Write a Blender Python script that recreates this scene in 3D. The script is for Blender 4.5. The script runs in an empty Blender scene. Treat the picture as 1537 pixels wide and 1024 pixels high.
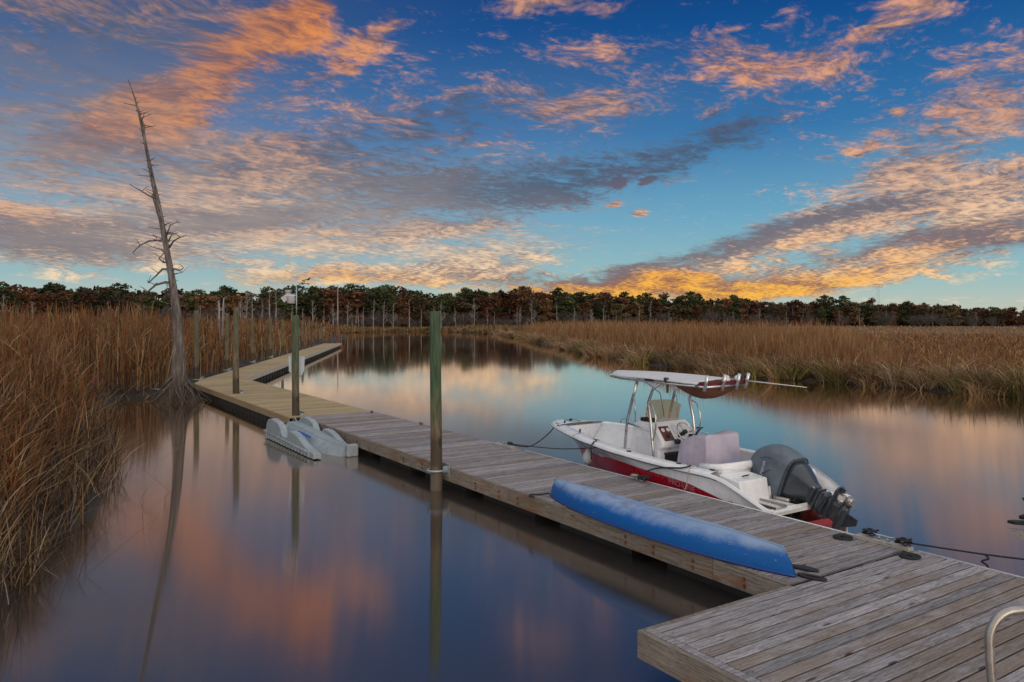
import bpy, bmesh, math, random
import numpy as np
from mathutils import Vector, Matrix, noise as mnoise

random.seed(7)
RNG = np.random.default_rng(11)
SC = bpy.context.scene
COL = SC.collection
PI = math.pi

# ---------------------------------------------------------------- frame of the place
CAM_H = 3.35          # eye height above the water, metres
DECK = 0.45           # deck height above the water
FPX = 1146.0          # focal length measured in photograph pixels
HOR = 479.0           # row of the horizon in the photograph
U = Vector((0.546, -0.838, 0)).normalized()     # along the walkway, towards the viewer
N = Vector((0.838, 0.546, 0)).normalized()      # across the walkway, towards the boat
DOCK_ANG = math.atan2(U.y, U.x)


def at_z(px, py, z=0.0):
    d = py - HOR
    y = FPX * (CAM_H - z) / d
    return Vector(((px - 768.5) * y / FPX, y, z))


def at_y(px, py, y):
    return Vector(((px - 768.5) * y / FPX, y, CAM_H - (py - HOR) * y / FPX))


def sn(s, n, z=0.0):
    return Vector((s * U.x + n * N.x, s * U.y + n * N.y, z))


def lin(c):
    out = []
    for v in c[:3]:
        v = v / 255.0
        out.append(v / 12.92 if v <= 0.04045 else ((v + 0.055) / 1.055) ** 2.4)
    return tuple(out) + (1.0,)


# ---------------------------------------------------------------- objects
def tag(o, label=None, cat=None, group=None, kind=None):
    if label: o['label'] = label
    if cat: o['category'] = cat
    if group: o['group'] = group
    if kind: o['kind'] = kind
    return o


def empty(name, loc=(0, 0, 0), rz=0.0, label=None, cat=None, group=None):
    o = bpy.data.objects.new(name, None)
    o.empty_display_size = 0.2
    COL.objects.link(o)
    o.location = loc
    o.rotation_euler = (0, 0, rz)
    return tag(o, label, cat, group)


def copy_tree(o, parent=None):
    c = o.copy()
    COL.objects.link(c)
    if parent: c.parent = parent
    for ch in list(o.children):
        copy_tree(ch, c)
    return c


class MB:
    """collects geometry, then links it as ONE mesh object"""
    def __init__(self):
        self.v, self.f, self.sm, self.mi = [], [], [], []
        self.cur = 0

    def add(self, vs, fs, smooth=False):
        b = len(self.v)
        self.v.extend([tuple(p) for p in vs])
        for f in fs:
            self.f.append(tuple(i + b for i in f))
            self.sm.append(smooth)
            self.mi.append(self.cur)
        return self

    def box(self, lo, hi, mat=None):
        x0, y0, z0 = lo; x1, y1, z1 = hi
        vs = [(x0, y0, z0), (x1, y0, z0), (x1, y1, z0), (x0, y1, z0), (x0, y0, z1), (x1, y0, z1), (x1, y1, z1), (x0, y1, z1)]
        if mat: vs = [mat @ Vector(p) for p in vs]
        return self.add(vs, [(0, 3, 2, 1), (4, 5, 6, 7), (0, 1, 5, 4), (1, 2, 6, 5), (2, 3, 7, 6), (3, 0, 4, 7)])

    def cbox(self, lo, hi, c=0.004, mat=None):
        """box with chamfered long top edges (boards)"""
        x0, y0, z0 = lo; x1, y1, z1 = hi
        vs = []
        for y in (y0, y1):
            vs += [(x0, y, z0), (x1, y, z0), (x1, y, z1 - c), (x1 - c, y, z1), (x0 + c, y, z1), (x0, y, z1 - c)]
        if mat: vs = [mat @ Vector(p) for p in vs]
        fs = [(0, 1, 2, 3, 4, 5), (11, 10, 9, 8, 7, 6)]
        for i in range(6):
            j = (i + 1) % 6
            fs.append((i, i + 6, j + 6, j))
        return self.add(vs, fs)

    def tube(self, pts, r, seg=8, cap=True, smooth=True):
        pts = [Vector(p) for p in pts]
        n = len(pts)
        rs = r if isinstance(r, (list, tuple)) else [r] * n
        vs, fs = [], []
        t = (pts[1] - pts[0]).normalized()
        a = t.cross(Vector((0, 0, 1)))
        if a.length < 1e-3: a = t.cross(Vector((1, 0, 0)))
        a.normalize()
        for i, p in enumerate(pts):
            if i == 0: t = pts[1] - pts[0]
            elif i == n - 1: t = pts[-1] - pts[-2]
            else: t = (pts[i + 1] - p).normalized() + (p - pts[i - 1]).normalized()
            if t.length < 1e-9: t = pts[i] - pts[i - 1]
            t.normalize()
            a = a - t * a.dot(t)
            if a.length < 1e-6: a = t.orthogonal()
            a.normalize()
            b = t.cross(a)
            for k in range(seg):
                th = 2 * PI * k / seg
                vs.append(p + (a * math.cos(th) + b * math.sin(th)) * rs[i])
        for i in range(n - 1):
            for k in range(seg):
                k2 = (k + 1) % seg
                fs.append((i * seg + k, i * seg + k2, (i + 1) * seg + k2, (i + 1) * seg + k))
        self.add(vs, fs, smooth)
        if cap:
            m = len(self.v) - n * seg
            self.f.append(tuple(m + k for k in reversed(range(seg)))); self.sm.append(False); self.mi.append(self.cur)
            self.f.append(tuple(m + (n - 1) * seg + k for k in range(seg))); self.sm.append(False); self.mi.append(self.cur)
        return self

    def lathe(self, prof, seg=16, center=(0, 0, 0), mat=None, smooth=True):
        c = Vector(center)
        vs, fs = [], []
        n = len(prof)
        for (r, z) in prof:
            for k in range(seg):
                th = 2 * PI * k / seg
                p = Vector((r * math.cos(th), r * math.sin(th), z))
                if mat: p = mat @ p
                vs.append(p + c)
        for i in range(n - 1):
            for k in range(seg):
                k2 = (k + 1) % seg
                fs.append((i * seg + k, i * seg + k2, (i + 1) * seg + k2, (i + 1) * seg + k))
        fs.append(tuple(reversed(range(seg))))
        fs.append(tuple((n - 1) * seg + k for k in range(seg)))
        return self.add(vs, fs, smooth)

    def loft(self, secs, closed=False, cap=False, smooth=True):
        m = len(secs[0]); n = len(secs)
        vs = [p for s in secs for p in s]
        fs = []
        for i in range(n - 1):
            for k in range(m if closed else m - 1):
                k2 = (k + 1) % m
                fs.append((i * m + k, i * m + k2, (i + 1) * m + k2, (i + 1) * m + k))
        if cap:
            fs.append(tuple(reversed(range(m))))
            fs.append(tuple((n - 1) * m + k for k in range(m)))
        return self.add(vs, fs, smooth)

    def prism(self, poly, h0, h1, mat):
        """outline poly [(a,b)] extruded from h0 to h1 along the local z of mat"""
        m = len(poly)
        vs = [mat @ Vector((a, b, h0)) for a, b in poly] + [mat @ Vector((a, b, h1)) for a, b in poly]
        fs = [tuple(reversed(range(m))), tuple(range(m, 2 * m))]
        for k in range(m):
            k2 = (k + 1) % m
            fs.append((k, k2, m + k2, m + k))
        return self.add(vs, fs)

    def build(self, name, mats, parent=None, loc=None, rz=None, bevel=None, subsurf=0, recalc=True):
        me = bpy.data.meshes.new(name)
        me.from_pydata(self.v, [], self.f)
        if not isinstance(mats, (list, tuple)): mats = [mats]
        for m in mats: me.materials.append(m)
        me.polygons.foreach_set('use_smooth', self.sm)
        me.polygons.foreach_set('material_index', self.mi)
        if recalc:
            bm = bmesh.new(); bm.from_mesh(me)
            bmesh.ops.remove_doubles(bm, verts=bm.verts, dist=1e-5)
            bmesh.ops.recalc_face_normals(bm, faces=bm.faces)
            bm.to_mesh(me); bm.free()
        me.update()
        o = bpy.data.objects.new(name, me)
        COL.objects.link(o)
        if parent: o.parent = parent
        if loc: o.location = loc
        if rz is not None: o.rotation_euler = (0, 0, rz)
        if bevel:
            b = o.modifiers.new('bevel', 'BEVEL'); b.width = bevel; b.segments = 2; b.limit_method = 'ANGLE'; b.angle_limit = math.radians(35)
        if subsurf:
            s = o.modifiers.new('subsurf', 'SUBSURF'); s.levels = subsurf; s.render_levels = subsurf
        return o


def np_mesh(name, verts, quads, mat, colors=None, smooth=False):
    """fast big mesh from numpy arrays; colors = one rgb per vertex"""
    me = bpy.data.meshes.new(name)
    nv, nq = len(verts), len(quads)
    me.vertices.add(nv)
    me.vertices.foreach_set('co', np.asarray(verts, dtype=np.float32).ravel())
    me.loops.add(nq * 4)
    me.loops.foreach_set('vertex_index', np.asarray(quads, dtype=np.int32).ravel())
    me.polygons.add(nq)
    me.polygons.foreach_set('loop_start', np.arange(0, nq * 4, 4, dtype=np.int32))
    if smooth: me.polygons.foreach_set('use_smooth', np.ones(nq, dtype=bool))
    if colors is not None:
        ca = me.color_attributes.new('tint', 'FLOAT_COLOR', 'POINT')
        c = np.ones((nv, 4), dtype=np.float32); c[:, :3] = colors
        ca.data.foreach_set('color', c.ravel())
    me.materials.append(mat)
    me.update(calc_edges=True)
    o = bpy.data.objects.new(name, me)
    COL.objects.link(o)
    return o


# ---------------------------------------------------------------- node helpers
class NT:
    def __init__(self, tree):
        self.t = tree; self.n = tree.nodes; self.l = tree.links

    def node(self, typ, **kw):
        nd = self.n.new(typ)
        for k, v in kw.items(): setattr(nd, k, v)
        return nd

    def put(self, sock, v):
        if v is None: return
        if isinstance(v, bpy.types.NodeSocket): self.l.new(v, sock)
        else:
            if hasattr(sock.default_value, '__len__') and not hasattr(v, '__len__'):
                v = (v,) * len(sock.default_value)
            if hasattr(v, '__len__') and len(sock.default_value) == 4 and len(v) == 3: v = tuple(v) + (1.0,)
            sock.default_value = v

    def m(self, op, a, b=None, c=None, clamp=False):
        nd = self.node('ShaderNodeMath', operation=op, use_clamp=clamp)
        self.put(nd.inputs[0], a); self.put(nd.inputs[1], b)
        if c is not None: self.put(nd.inputs[2], c)
        return nd.outputs[0]

    def vm(self, op, a, b=None, scale=None):
        nd = self.node('ShaderNodeVectorMath', operation=op)
        self.put(nd.inputs[0], a)
        if b is not None: self.put(nd.inputs[1], b)
        if scale is not None: self.put(nd.inputs['Scale'], scale)
        return nd.outputs['Value'] if op in ('LENGTH', 'DOT_PRODUCT', 'DISTANCE') else nd.outputs[0]

    def noise(self, vec, scale=5, detail=3, rough=0.5, dist=0.0, lac=2.0, color=False, dims='3D'):
        nd = self.node('ShaderNodeTexNoise', noise_dimensions=dims)
        if vec is not None: self.put(nd.inputs['Vector'], vec)
        self.put(nd.inputs['Scale'], scale); self.put(nd.inputs['Detail'], detail)
        self.put(nd.inputs['Roughness'], rough); self.put(nd.inputs['Distortion'], dist); self.put(nd.inputs['Lacunarity'], lac)
        return nd.outputs['Color'] if color else nd.outputs['Fac']

    def voro(self, vec, scale=5, feature='F1', out='Distance', rnd=1.0):
        nd = self.node('ShaderNodeTexVoronoi', feature=feature)
        self.put(nd.inputs['Vector'], vec); self.put(nd.inputs['Scale'], scale); self.put(nd.inputs['Randomness'], rnd)
        return nd.outputs[out]

    def ramp(self, v, a, b, lo=0.0, hi=1.0, smooth=True):
        nd = self.node('ShaderNodeMapRange', interpolation_type='SMOOTHSTEP' if smooth else 'LINEAR')
        self.put(nd.inputs[0], v); self.put(nd.inputs[1], a); self.put(nd.inputs[2], b)
        self.put(nd.inputs[3], lo); self.put(nd.inputs[4], hi)
        return nd.outputs[0]

    def mix(self, f, a, b, mode='MIX'):
        nd = self.node('ShaderNodeMix', data_type='RGBA', blend_type=mode, clamp_factor=True)
        self.put(nd.inputs[0], f); self.put(nd.inputs[6], a); self.put(nd.inputs[7], b)
        return nd.outputs[2]

    def colramp(self, v, stops, interp='LINEAR'):
        nd = self.node('ShaderNodeValToRGB')
        cr = nd.color_ramp; cr.interpolation = interp
        while len(cr.elements) < len(stops): cr.elements.new(0.5)
        for e, (p, c) in zip(cr.elements, stops):
            e.position = p; e.color = tuple(c)[:3] + (1.0,)
        self.put(nd.inputs[0], v)
        return nd.outputs[0]

    def mapping(self, vec, loc=(0, 0, 0), rot=(0, 0, 0), scale=(1, 1, 1), typ='POINT'):
        nd = self.node('ShaderNodeMapping', vector_type=typ)
        self.put(nd.inputs['Vector'], vec)
        nd.inputs['Location'].default_value = loc; nd.inputs['Rotation'].default_value = rot; nd.inputs['Scale'].default_value = scale
        return nd.outputs[0]

    def bump(self, h, strength=0.3, dist=0.01, normal=None):
        nd = self.node('ShaderNodeBump')
        nd.inputs['Strength'].default_value = strength; nd.inputs['Distance'].default_value = dist
        self.put(nd.inputs['Height'], h)
        if normal is not None: self.put(nd.inputs['Normal'], normal)
        return nd.outputs[0]


def new_mat(name):
    m = bpy.data.materials.new(name)
    m.use_nodes = True
    t = NT(m.node_tree)
    b = t.n['Principled BSDF']
    return m, t, b


def obj_coord(t):
    return t.node('ShaderNodeTexCoord').outputs['Object']
# ================================================================ camera
cam = bpy.data.cameras.new('camera')
cam.sensor_width = 36.0
cam.lens = FPX / 1537.0 * 36.0
cam.shift_y = -(512.0 - HOR) / 1537.0
cam.clip_start = 0.1
cam.clip_end = 8000
camo = bpy.data.objects.new('camera', cam)
camo.location = (0, 0, CAM_H)
camo.rotation_euler = (PI / 2, 0, 0)
COL.objects.link(camo)
SC.camera = camo
SC.view_settings.view_transform = 'Standard'
SC.view_settings.look = 'None'
SC.view_settings.exposure = 0.0
SC.view_settings.gamma = 1.0

# ================================================================ sunset sky
SUN_EL, SUN_AZ = math.radians(9), math.radians(160)      # azimuth clockwise from the view direction (+Y)


def build_world():
    w = bpy.data.worlds.new('World')
    SC.world = w
    w.use_nodes = True
    t = NT(w.node_tree)
    for nd in list(t.n): t.n.remove(nd)
    out = t.node('ShaderNodeOutputWorld')
    bg = t.node('ShaderNodeBackground')
    t.l.new(bg.outputs[0], out.inputs[0])
    d = t.node('ShaderNodeTexCoord').outputs['Generated']
    sep = t.node('ShaderNodeSeparateXYZ'); t.l.new(d, sep.inputs[0])
    X, Y, Z = sep.outputs
    az = t.m('ARCTAN2', X, Y)
    el = t.m('ARCSINE', Z)
    K = FPX

    def ae(px, py):
        a = math.atan((px - 768.5) / K)
        return a, math.atan((HOR - py) / K * math.cos(a))

    # gentle warp so that no mask edge is a clean ellipse
    cmb = t.node('ShaderNodeCombineXYZ'); t.put(cmb.inputs[0], az); t.put(cmb.inputs[1], el)
    ang = cmb.outputs[0]
    warp = t.noise(ang, scale=9, detail=3, rough=0.55, color=True)
    warp = t.vm('SCALE', t.vm('SUBTRACT', warp, (0.5, 0.5, 0.5)), scale=0.075)
    warp = t.vm('MULTIPLY', warp, (1, 0.62, 0))
    angw = t.vm('ADD', ang, warp)

    chain = [None]

    def blobs(lst, src=angw, base=0.0):
        acc = None
        for (px, py, ra, rb, rot, amp) in lst:
            a, e = ae(px, py)
            mp_n = t.node('ShaderNodeMapping', vector_type='TEXTURE')
            t.l.new(src, mp_n.inputs['Vector'])
            mp_n.inputs['Rotation'].default_value = (0, 0, math.radians(rot)); mp_n.inputs['Scale'].default_value = (ra / K, rb / K, 1e7)
            if chain[0] is None: mp_n.inputs['Location'].default_value = (a, e, 0)
            else:       # evaluated one after another: keeps the shader small enough to compile
                cb = t.node('ShaderNodeCombineXYZ'); cb.inputs[0].default_value = a; cb.inputs[1].default_value = e; t.l.new(chain[0], cb.inputs[2])
                t.l.new(cb.outputs[0], mp_n.inputs['Location'])
            mp = mp_n.outputs[0]
            ln = t.vm('LENGTH', mp)
            v = t.ramp(ln, 1.25, 0.0, 0.0, amp)
            acc = v if acc is None else t.m('ADD', acc, v)
            chain[0] = acc
        return t.m('ADD', acc, base) if base else acc

    # ---- clear sky
    eln = t.ramp(el, 0.0, math.radians(30), 0, 1, smooth=False)
    clear_r = t.colramp(eln, [(0.0, lin((196, 196, 176))), (0.10, lin((148, 188, 192))), (0.24, lin((108, 166, 194))), (0.45, lin((52, 116, 170))),
                              (0.68, lin((16, 78, 142))), (0.82, lin((9, 58, 118))), (1.0, lin((8, 46, 100)))])
    clear_l = t.colramp(eln, [(0.0, lin((206, 200, 180))), (0.10, lin((146, 184, 190))), (0.24, lin((116, 162, 188))), (0.45, lin((72, 118, 170))),
                              (0.68, lin((36, 82, 140))), (0.82, lin((32, 70, 126))), (1.0, lin((28, 58, 112)))])
    lr = t.ramp(az, math.radians(-26), math.radians(14))
    clear = t.mix(lr, clear_l, clear_r)

    # ---- cloud sheet seen in perspective
    zz = t.m('ADD', t.m('MAXIMUM', Z, 0.0), 0.055)
    pc = t.node('ShaderNodeCombineXYZ')
    t.put(pc.inputs[0], t.m('DIVIDE', X, zz)); t.put(pc.inputs[1], t.m('DIVIDE', Y, zz))
    p = pc.outputs[0]
    pr = t.mapping(p, rot=(0, 0, math.radians(-52)), scale=(1, 1, 1))
    wv = t.noise(pr, scale=1.6, detail=3, color=True)
    pw = t.vm('ADD', pr, t.vm('SCALE', t.vm('SUBTRACT', wv, (0.5, 0.5, 0.5)), scale=0.42))
    ps = t.vm('MULTIPLY', pw, (0.78, 1.0, 1))
    big = t.noise(ps, scale=2.4, detail=4, rough=0.55)
    fine = t.noise(ps, scale=11, detail=8, rough=0.64, dist=0.15)
    fine2 = t.noise(t.vm('ADD', ps, (0.022, -0.034, 0.0)), scale=11, detail=8, rough=0.64, dist=0.15)
    puff = t.noise(ps, scale=34, detail=5, rough=0.62)
    # streaky low clouds, stretched sideways
    sa = t.vm('MULTIPLY', ang, (1.0, 3.6, 1))
    low = t.noise(t.vm('ADD', sa, warp), scale=20, detail=8, rough=0.66, dist=0.35)
    lowf = t.ramp(el, math.radians(3.0), math.radians(8), 1, 0)
    mixn = t.node('ShaderNodeMix', data_type='FLOAT')
    t.put(mixn.inputs[0], t.m('MULTIPLY', lowf, 0.75))
    t.put(mixn.inputs[2], t.m('ADD', t.m('MULTIPLY', big, 0.30), t.m('ADD', t.m('MULTIPLY', fine, 0.46), t.m('MULTIPLY', puff, 0.24))))
    t.put(mixn.inputs[3], low)
    tex = t.m('ADD', t.m('MULTIPLY', t.m('SUBTRACT', mixn.outputs[0], 0.5), 2.6), 0.5)

    cover = blobs([
        (335, 102, 280, 52, 33, 0.50),       # the bright diagonal bank upper left
        (215, 180, 130, 52, 20, 0.36),
        (450, 15, 80, 52, 30, 0.42),
        (520, 85, 160, 30, 32, 0.42),
        (570, 40, 70, 24, 25, 0.24),
        (90, 0, 330, 70, 5, 0.40),
        (60, 140, 200, 60, 0, 0.26),
        (160, 250, 330, 80, 6, 0.32),        # the wide mauve field on the left
        (360, 270, 200, 80, 12, 0.31),
        (60, 355, 250, 44, -3, 0.44),
        (360, 335, 240, 28, 3, 0.42),
        (500, 215, 230, 90, 20, 0.36),
        (620, 290, 280, 76, 5, 0.30),
        (720, 287, 250, 54, 4, 0.33),        # slate bands in the middle
        (930, 255, 210, 50, 14, 0.32),
        (1080, 212, 150, 40, 14, 0.34),
        (770, 160, 180, 60, 8, 0.38),
        (920, 158, 120, 40, 6, 0.42),
        (1080, 82, 84, 46, -14, 0.44),
        (1172, 108, 90, 46, 14, 0.46),
        (915, 72, 110, 34, 0, 0.36),
        (1060, 170, 46, 20, 6, 0.34),
        (1258, 100, 50, 50, 30, 0.30),
        (1440, 180, 175, 88, 22, 0.46),      # salmon scales on the right
        (1340, 262, 100, 26, 14, 0.40),
        (1385, 5, 100, 40, 10, 0.50),
        (1300, 48, 60, 16, 10, 0.30),
        (790, 5, 90, 26, 5, 0.42),
        (900, 12, 120, 20, 0, 0.24),
        (1110, 378, 330, 34, 13, 0.56),      # long bank rising to the right
        (1330, 312, 210, 36, 10, 0.52),
        (1500, 300, 130, 60, 12, 0.46),
        (1390, 374, 270, 44, 9, 0.56),
        (930, 434, 310, 34, 2, 0.66),
        (1190, 426, 280, 24, 3, 0.46),
        (330, 382, 520, 46, 0, 0.34),        # pale low streaks on the left
        (620, 358, 240, 26, 2, 0.34),
        (740, 392, 180, 30, 8, 0.44),
        (600, 412, 280, 22, 1, 0.46), (700, 345, 160, 16, 3, 0.28),
        (40, 318, 120, 18, -4, 0.30), (240, 310, 160, 20, -4, 0.26),
        (915, 277, 15, 10, 10, 0.75), (972, 270, 24, 8, 22, 0.75), (957, 322, 21, 8, 4, 0.7), (913, 313, 15, 7, 0, 0.7),
        (1284, 228, 16, 7, 0, 0.6), (1340, 158, 14, 6, 0, 0.55), (1312, 216, 16, 9, 0, 0.5),
    ])
    dens = t.m('ADD', tex, cover)
    a0 = t.ramp(dens, 0.58, 1.10)
    # what catches the low sun
    warm = blobs([
        (340, 98, 280, 60, 33, 1.35), (205, 185, 120, 40, 15, 0.8), (520, 85, 150, 36, 30, 0.5), (455, 15, 90, 50, 30, 0.4),
        (960, 440, 300, 32, 1, 1.25), (900, 420, 260, 24, 3, 0.55), (1190, 428, 280, 24, 3, 0.65), (1400, 376, 240, 34, 9, 0.55), (560, 418, 240, 20, 0, 0.6), (430, 410, 160, 16, 0, 0.35),
        (1130, 388, 300, 18, 13, 0.4), (935, 285, 70, 46, 0, 0.8), (1140, 85, 140, 60, 0, 0.26), (20, 320, 120, 26, 0, 0.4), (480, 350, 200, 16, 2, 0.3),
        (160, 260, 260, 70, 5, 0.12)], base=0.02)
    dark = blobs([
        (710, 292, 280, 56, 4, 0.85), (900, 258, 240, 52, 12, 0.7), (1080, 215, 160, 46, 14, 0.55), (60, 358, 250, 36, -3, 0.5),
        (350, 330, 190, 22, 3, 0.5), (640, 205, 180, 70, 12, 0.45), (1050, 378, 260, 20, 13, 0.6), (820, 415, 160, 15, 4, 0.45),
        (110, 90, 300, 90, 10, 0.25), (1330, 372, 240, 14, 9, 0.4), (1520, 365, 90, 24, 5, 0.5), (1330, 312, 160, 14, 8, 0.22), (40, 210, 160, 60, 0, 0.3),
        (250, 240, 260, 50, 10, 0.22)])
    relief = t.m('SUBTRACT', fine2, fine)
    lit = t.m('ADD', t.m('MULTIPLY', t.m('SUBTRACT', tex, 0.5), 1.1), t.m('MULTIPLY', relief, 1.7))
    lit = t.m('SUBTRACT', t.m('ADD', lit, 0.50), t.m('MULTIPLY', dark, 0.95))
    lit = t.m('ADD', lit, t.m('MULTIPLY', warm, 0.03))
    lit = t.ramp(lit, 0.13, 0.90)
    hi = t.ramp(el, math.radians(2), math.radians(14))
    pale = t.mix(hi, lin((255, 224, 184)), lin((230, 164, 124)))           # cream low down, salmon higher up
    orange = t.mix(t.ramp(el, math.radians(1.2), math.radians(7)), lin((255, 186, 62)), lin((255, 154, 58)))
    litc = t.mix(t.m('MULTIPLY', warm, 0.95, clamp=True), pale, orange)
    shade = t.mix(hi, lin((146, 124, 120)), lin((82, 86, 106)))
    shade = t.mix(t.m('MULTIPLY', warm, 0.6, clamp=True), shade, lin((146, 84, 66)))
    shade = t.mix(t.m('MULTIPLY', dark, 0.7, clamp=True), shade, lin((64, 86, 112)))
    cloud = t.mix(lit, shade, litc)
    sky = t.mix(t.m('MULTIPLY', a0, 0.94), clear, cloud)
    # thin veil
    veil = blobs([(90, 50, 480, 190, 10, 0.62), (250, 270, 520, 150, 0, 0.40), (560, 330, 460, 100, 0, 0.22), (860, 150, 260, 90, 0, 0.22), (1450, 190, 180, 80, 20, 0.2)])
    veilc = t.mix(t.ramp(el, math.radians(4), math.radians(20)), lin((190, 172, 160)), lin((98, 100, 114)))
    sky = t.mix(t.m('MULTIPLY', veil, t.ramp(big, 0.25, 0.7, 0.35, 1.0)), sky, veilc)
    # ---- behind the viewer and overhead: unseen bright cloud deck, added to lift light on the foreground
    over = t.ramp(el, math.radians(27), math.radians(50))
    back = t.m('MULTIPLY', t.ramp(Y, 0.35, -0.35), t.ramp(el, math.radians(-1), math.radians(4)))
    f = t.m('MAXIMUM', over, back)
    fillc = t.mix(t.ramp(big, 0.35, 0.65), lin((198, 202, 210)), lin((234, 229, 222)))
    fillc = t.vm('SCALE', fillc, scale=OVERHEAD_FILL)
    sky = t.mix(f, sky, fillc)
    # physical dusk sky underneath it all
    ns = t.node('ShaderNodeTexSky', sky_type='NISHITA')
    ns.sun_disc = False
    ns.sun_elevation = SUN_EL; ns.sun_rotation = SUN_AZ
    ns.air_density = 1.0; ns.dust_density = 1.0
    dusk = t.vm('SCALE', ns.outputs[0], scale=0.0015)
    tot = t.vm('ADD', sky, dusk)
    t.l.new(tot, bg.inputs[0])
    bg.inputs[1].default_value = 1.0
    w.cycles.sampling_method = 'MANUAL'
    w.cycles.sample_map_resolution = 512


OVERHEAD_FILL = 1.08
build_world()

sun = bpy.data.lights.new('sun', 'SUN')
sun.energy = 0.8
sun.angle = math.radians(25)
sun.color = (1.0, 0.80, 0.62)
suno = bpy.data.objects.new('sun', sun)
COL.objects.link(suno)
sd = Vector((math.sin(SUN_AZ) * math.cos(SUN_EL), math.cos(SUN_AZ) * math.cos(SUN_EL), math.sin(SUN_EL)))
suno.rotation_euler = sd.to_track_quat('Z', 'Y').to_euler()
# ================================================================ water, mud and marsh
SHORE = [(-7.6, -30), (-6.3, 2), (-6.0, 5.5), (-6.25, 9.0), (-6.6, 10.4), (-7.2, 12.3), (-8.05, 14.7), (-9.6, 18.2), (-11.3, 21), (-13.0, 23.6), (-15.4, 26.2), (-16.8, 29.5), (-15.6, 32.2), (-14.3, 33.6), (-15.9, 36.5),
         (-17.0, 42), (-18.3, 52), (-20.2, 66), (-22.2, 80), (-24.2, 94), (-25.6, 112),
         (-30, 140), (-37, 168), (-41, 182), (-31, 200), (-18, 203), (-11, 188), (-4.5, 172), (-1, 150), (2.2, 118), (5, 94), (6.6, 78), (8.2, 64),
         (9.6, 57), (11.5, 50.5), (13.2, 45), (14.8, 41.3), (16.0, 40.6), (17.6, 38), (18.8, 36.8), (19.8, 34.4), (21.8, 32.2), (25, 29.5), (31, 26), (42, 12), (58, -30)]
SHORE = np.array(SHORE, dtype=float)


def shore_dist(x, y):
    """signed distance to the water's edge, positive on land"""
    px = np.asarray(x, float); py = np.asarray(y, float)
    d2 = np.full(px.shape, 1e18)
    inside = np.zeros(px.shape, bool)
    n = len(SHORE)
    for i in range(n):
        ax, ay = SHORE[i]; bx, by = SHORE[(i + 1) % n]
        ex, ey = bx - ax, by - ay
        t = np.clip(((px - ax) * ex + (py - ay) * ey) / (ex * ex + ey * ey), 0, 1)
        dd = (px - ax - t * ex) ** 2 + (py - ay - t * ey) ** 2
        d2 = np.minimum(d2, dd)
        c = ((ay > py) != (by > py))
        with np.errstate(divide='ignore', invalid='ignore'):
            xi = (bx - ax) * (py - ay) / (by - ay) + ax
        inside ^= c & (px < xi)
    d = np.sqrt(d2)
    return np.where(inside, -d, d)


def wob(x, y, f, seed=0.0):
    return (np.sin(x * f * 1.3 + 1.7 + seed) * np.cos(y * f * 0.9 - 0.6 + seed * 1.7) + 0.6 * np.sin(x * f * 2.9 + y * f * 2.3 + seed * 3.1)
            + 0.35 * np.sin(x * f * 5.1 - y * f * 4.7 + seed)) / 1.95


def ground_z(x, y):
    d = shore_dist(x, y) + 0.5 * wob(x, y, 0.9) + 0.25 * wob(x, y, 2.7, 2.0)
    z = np.where(d > 0, np.minimum(0.34, 0.06 + d * 0.16), np.maximum(-0.7, d * 0.35))
    return z + np.where(d > 1.0, 0.06 * wob(x, y, 0.5, 1.0), 0)


WATER_ANISO = 0.9


def build_water():
    m, t, b = new_mat('creek water')
    tc = t.node('ShaderNodeNewGeometry').outputs['Position']
    # slow patches of ripple, stretched across the view by perspective
    r1 = t.noise(t.vm('MULTIPLY', tc, (0.9, 1.5, 1)), scale=1.6, detail=3, rough=0.55)
    r2 = t.noise(t.vm('MULTIPLY', tc, (1.0, 2.2, 1)), scale=5.0, detail=2, rough=0.5)
    patch = t.ramp(t.noise(t.vm('MULTIPLY', tc, (0.35, 1.0, 1)), scale=0.06, detail=3), 0.42, 0.66)
    h = t.m('ADD', t.m('MULTIPLY', r1, 0.6), t.m('MULTIPLY', t.m('MULTIPLY', r2, patch), 0.28))
    n1 = t.bump(r1, strength=0.012, dist=0.05)
    t.n.remove(b)
    dif = t.node('ShaderNodeBsdfDiffuse'); dif.inputs[0].default_value = (0.052, 0.046, 0.044, 1)
    # long low ripples running across the creek: they stretch reflections down the picture and hardly sideways
    gl = t.node('ShaderNodeBsdfAnisotropic')
    gl.inputs['Color'].default_value = (1.0, 0.90, 0.79, 1)
    sy = t.node('ShaderNodeSeparateXYZ'); t.l.new(tc, sy.inputs[0])
    yy = t.m('ADD', sy.outputs[1], t.m('MULTIPLY', t.m('SUBTRACT', patch, 0.5), 6.0))
    t.l.new(t.ramp(yy, 12, 36, 0.041, 0.018), gl.inputs['Roughness']); gl.inputs['Anisotropy'].default_value = WATER_ANISO
    tg = t.node('ShaderNodeCombineXYZ'); tg.inputs[0].default_value = 1.0
    t.l.new(tg.outputs[0], gl.inputs['Tangent'])
    t.l.new(n1, gl.inputs['Normal'])
    fr = t.node('ShaderNodeFresnel'); fr.inputs[0].default_value = 2.5
    fac = t.m('SUBTRACT', t.m('MULTIPLY', fr.outputs[0], 1.6), 0.02, clamp=True)
    mx = t.node('ShaderNodeMixShader')
    t.l.new(fac, mx.inputs[0]); t.l.new(dif.outputs[0], mx.inputs[1]); t.l.new(gl.outputs[0], mx.inputs[2])
    t.l.new(mx.outputs[0], t.n['Material Output'].inputs[0])
    mb = MB()
    R = 4000
    mb.add([(-R, -200, 0), (R, -200, 0), (R, R, 0), (-R, R, 0)], [(0, 1, 2, 3)])
    o = mb.build('water', m)
    tag(o, kind='structure')


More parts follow.
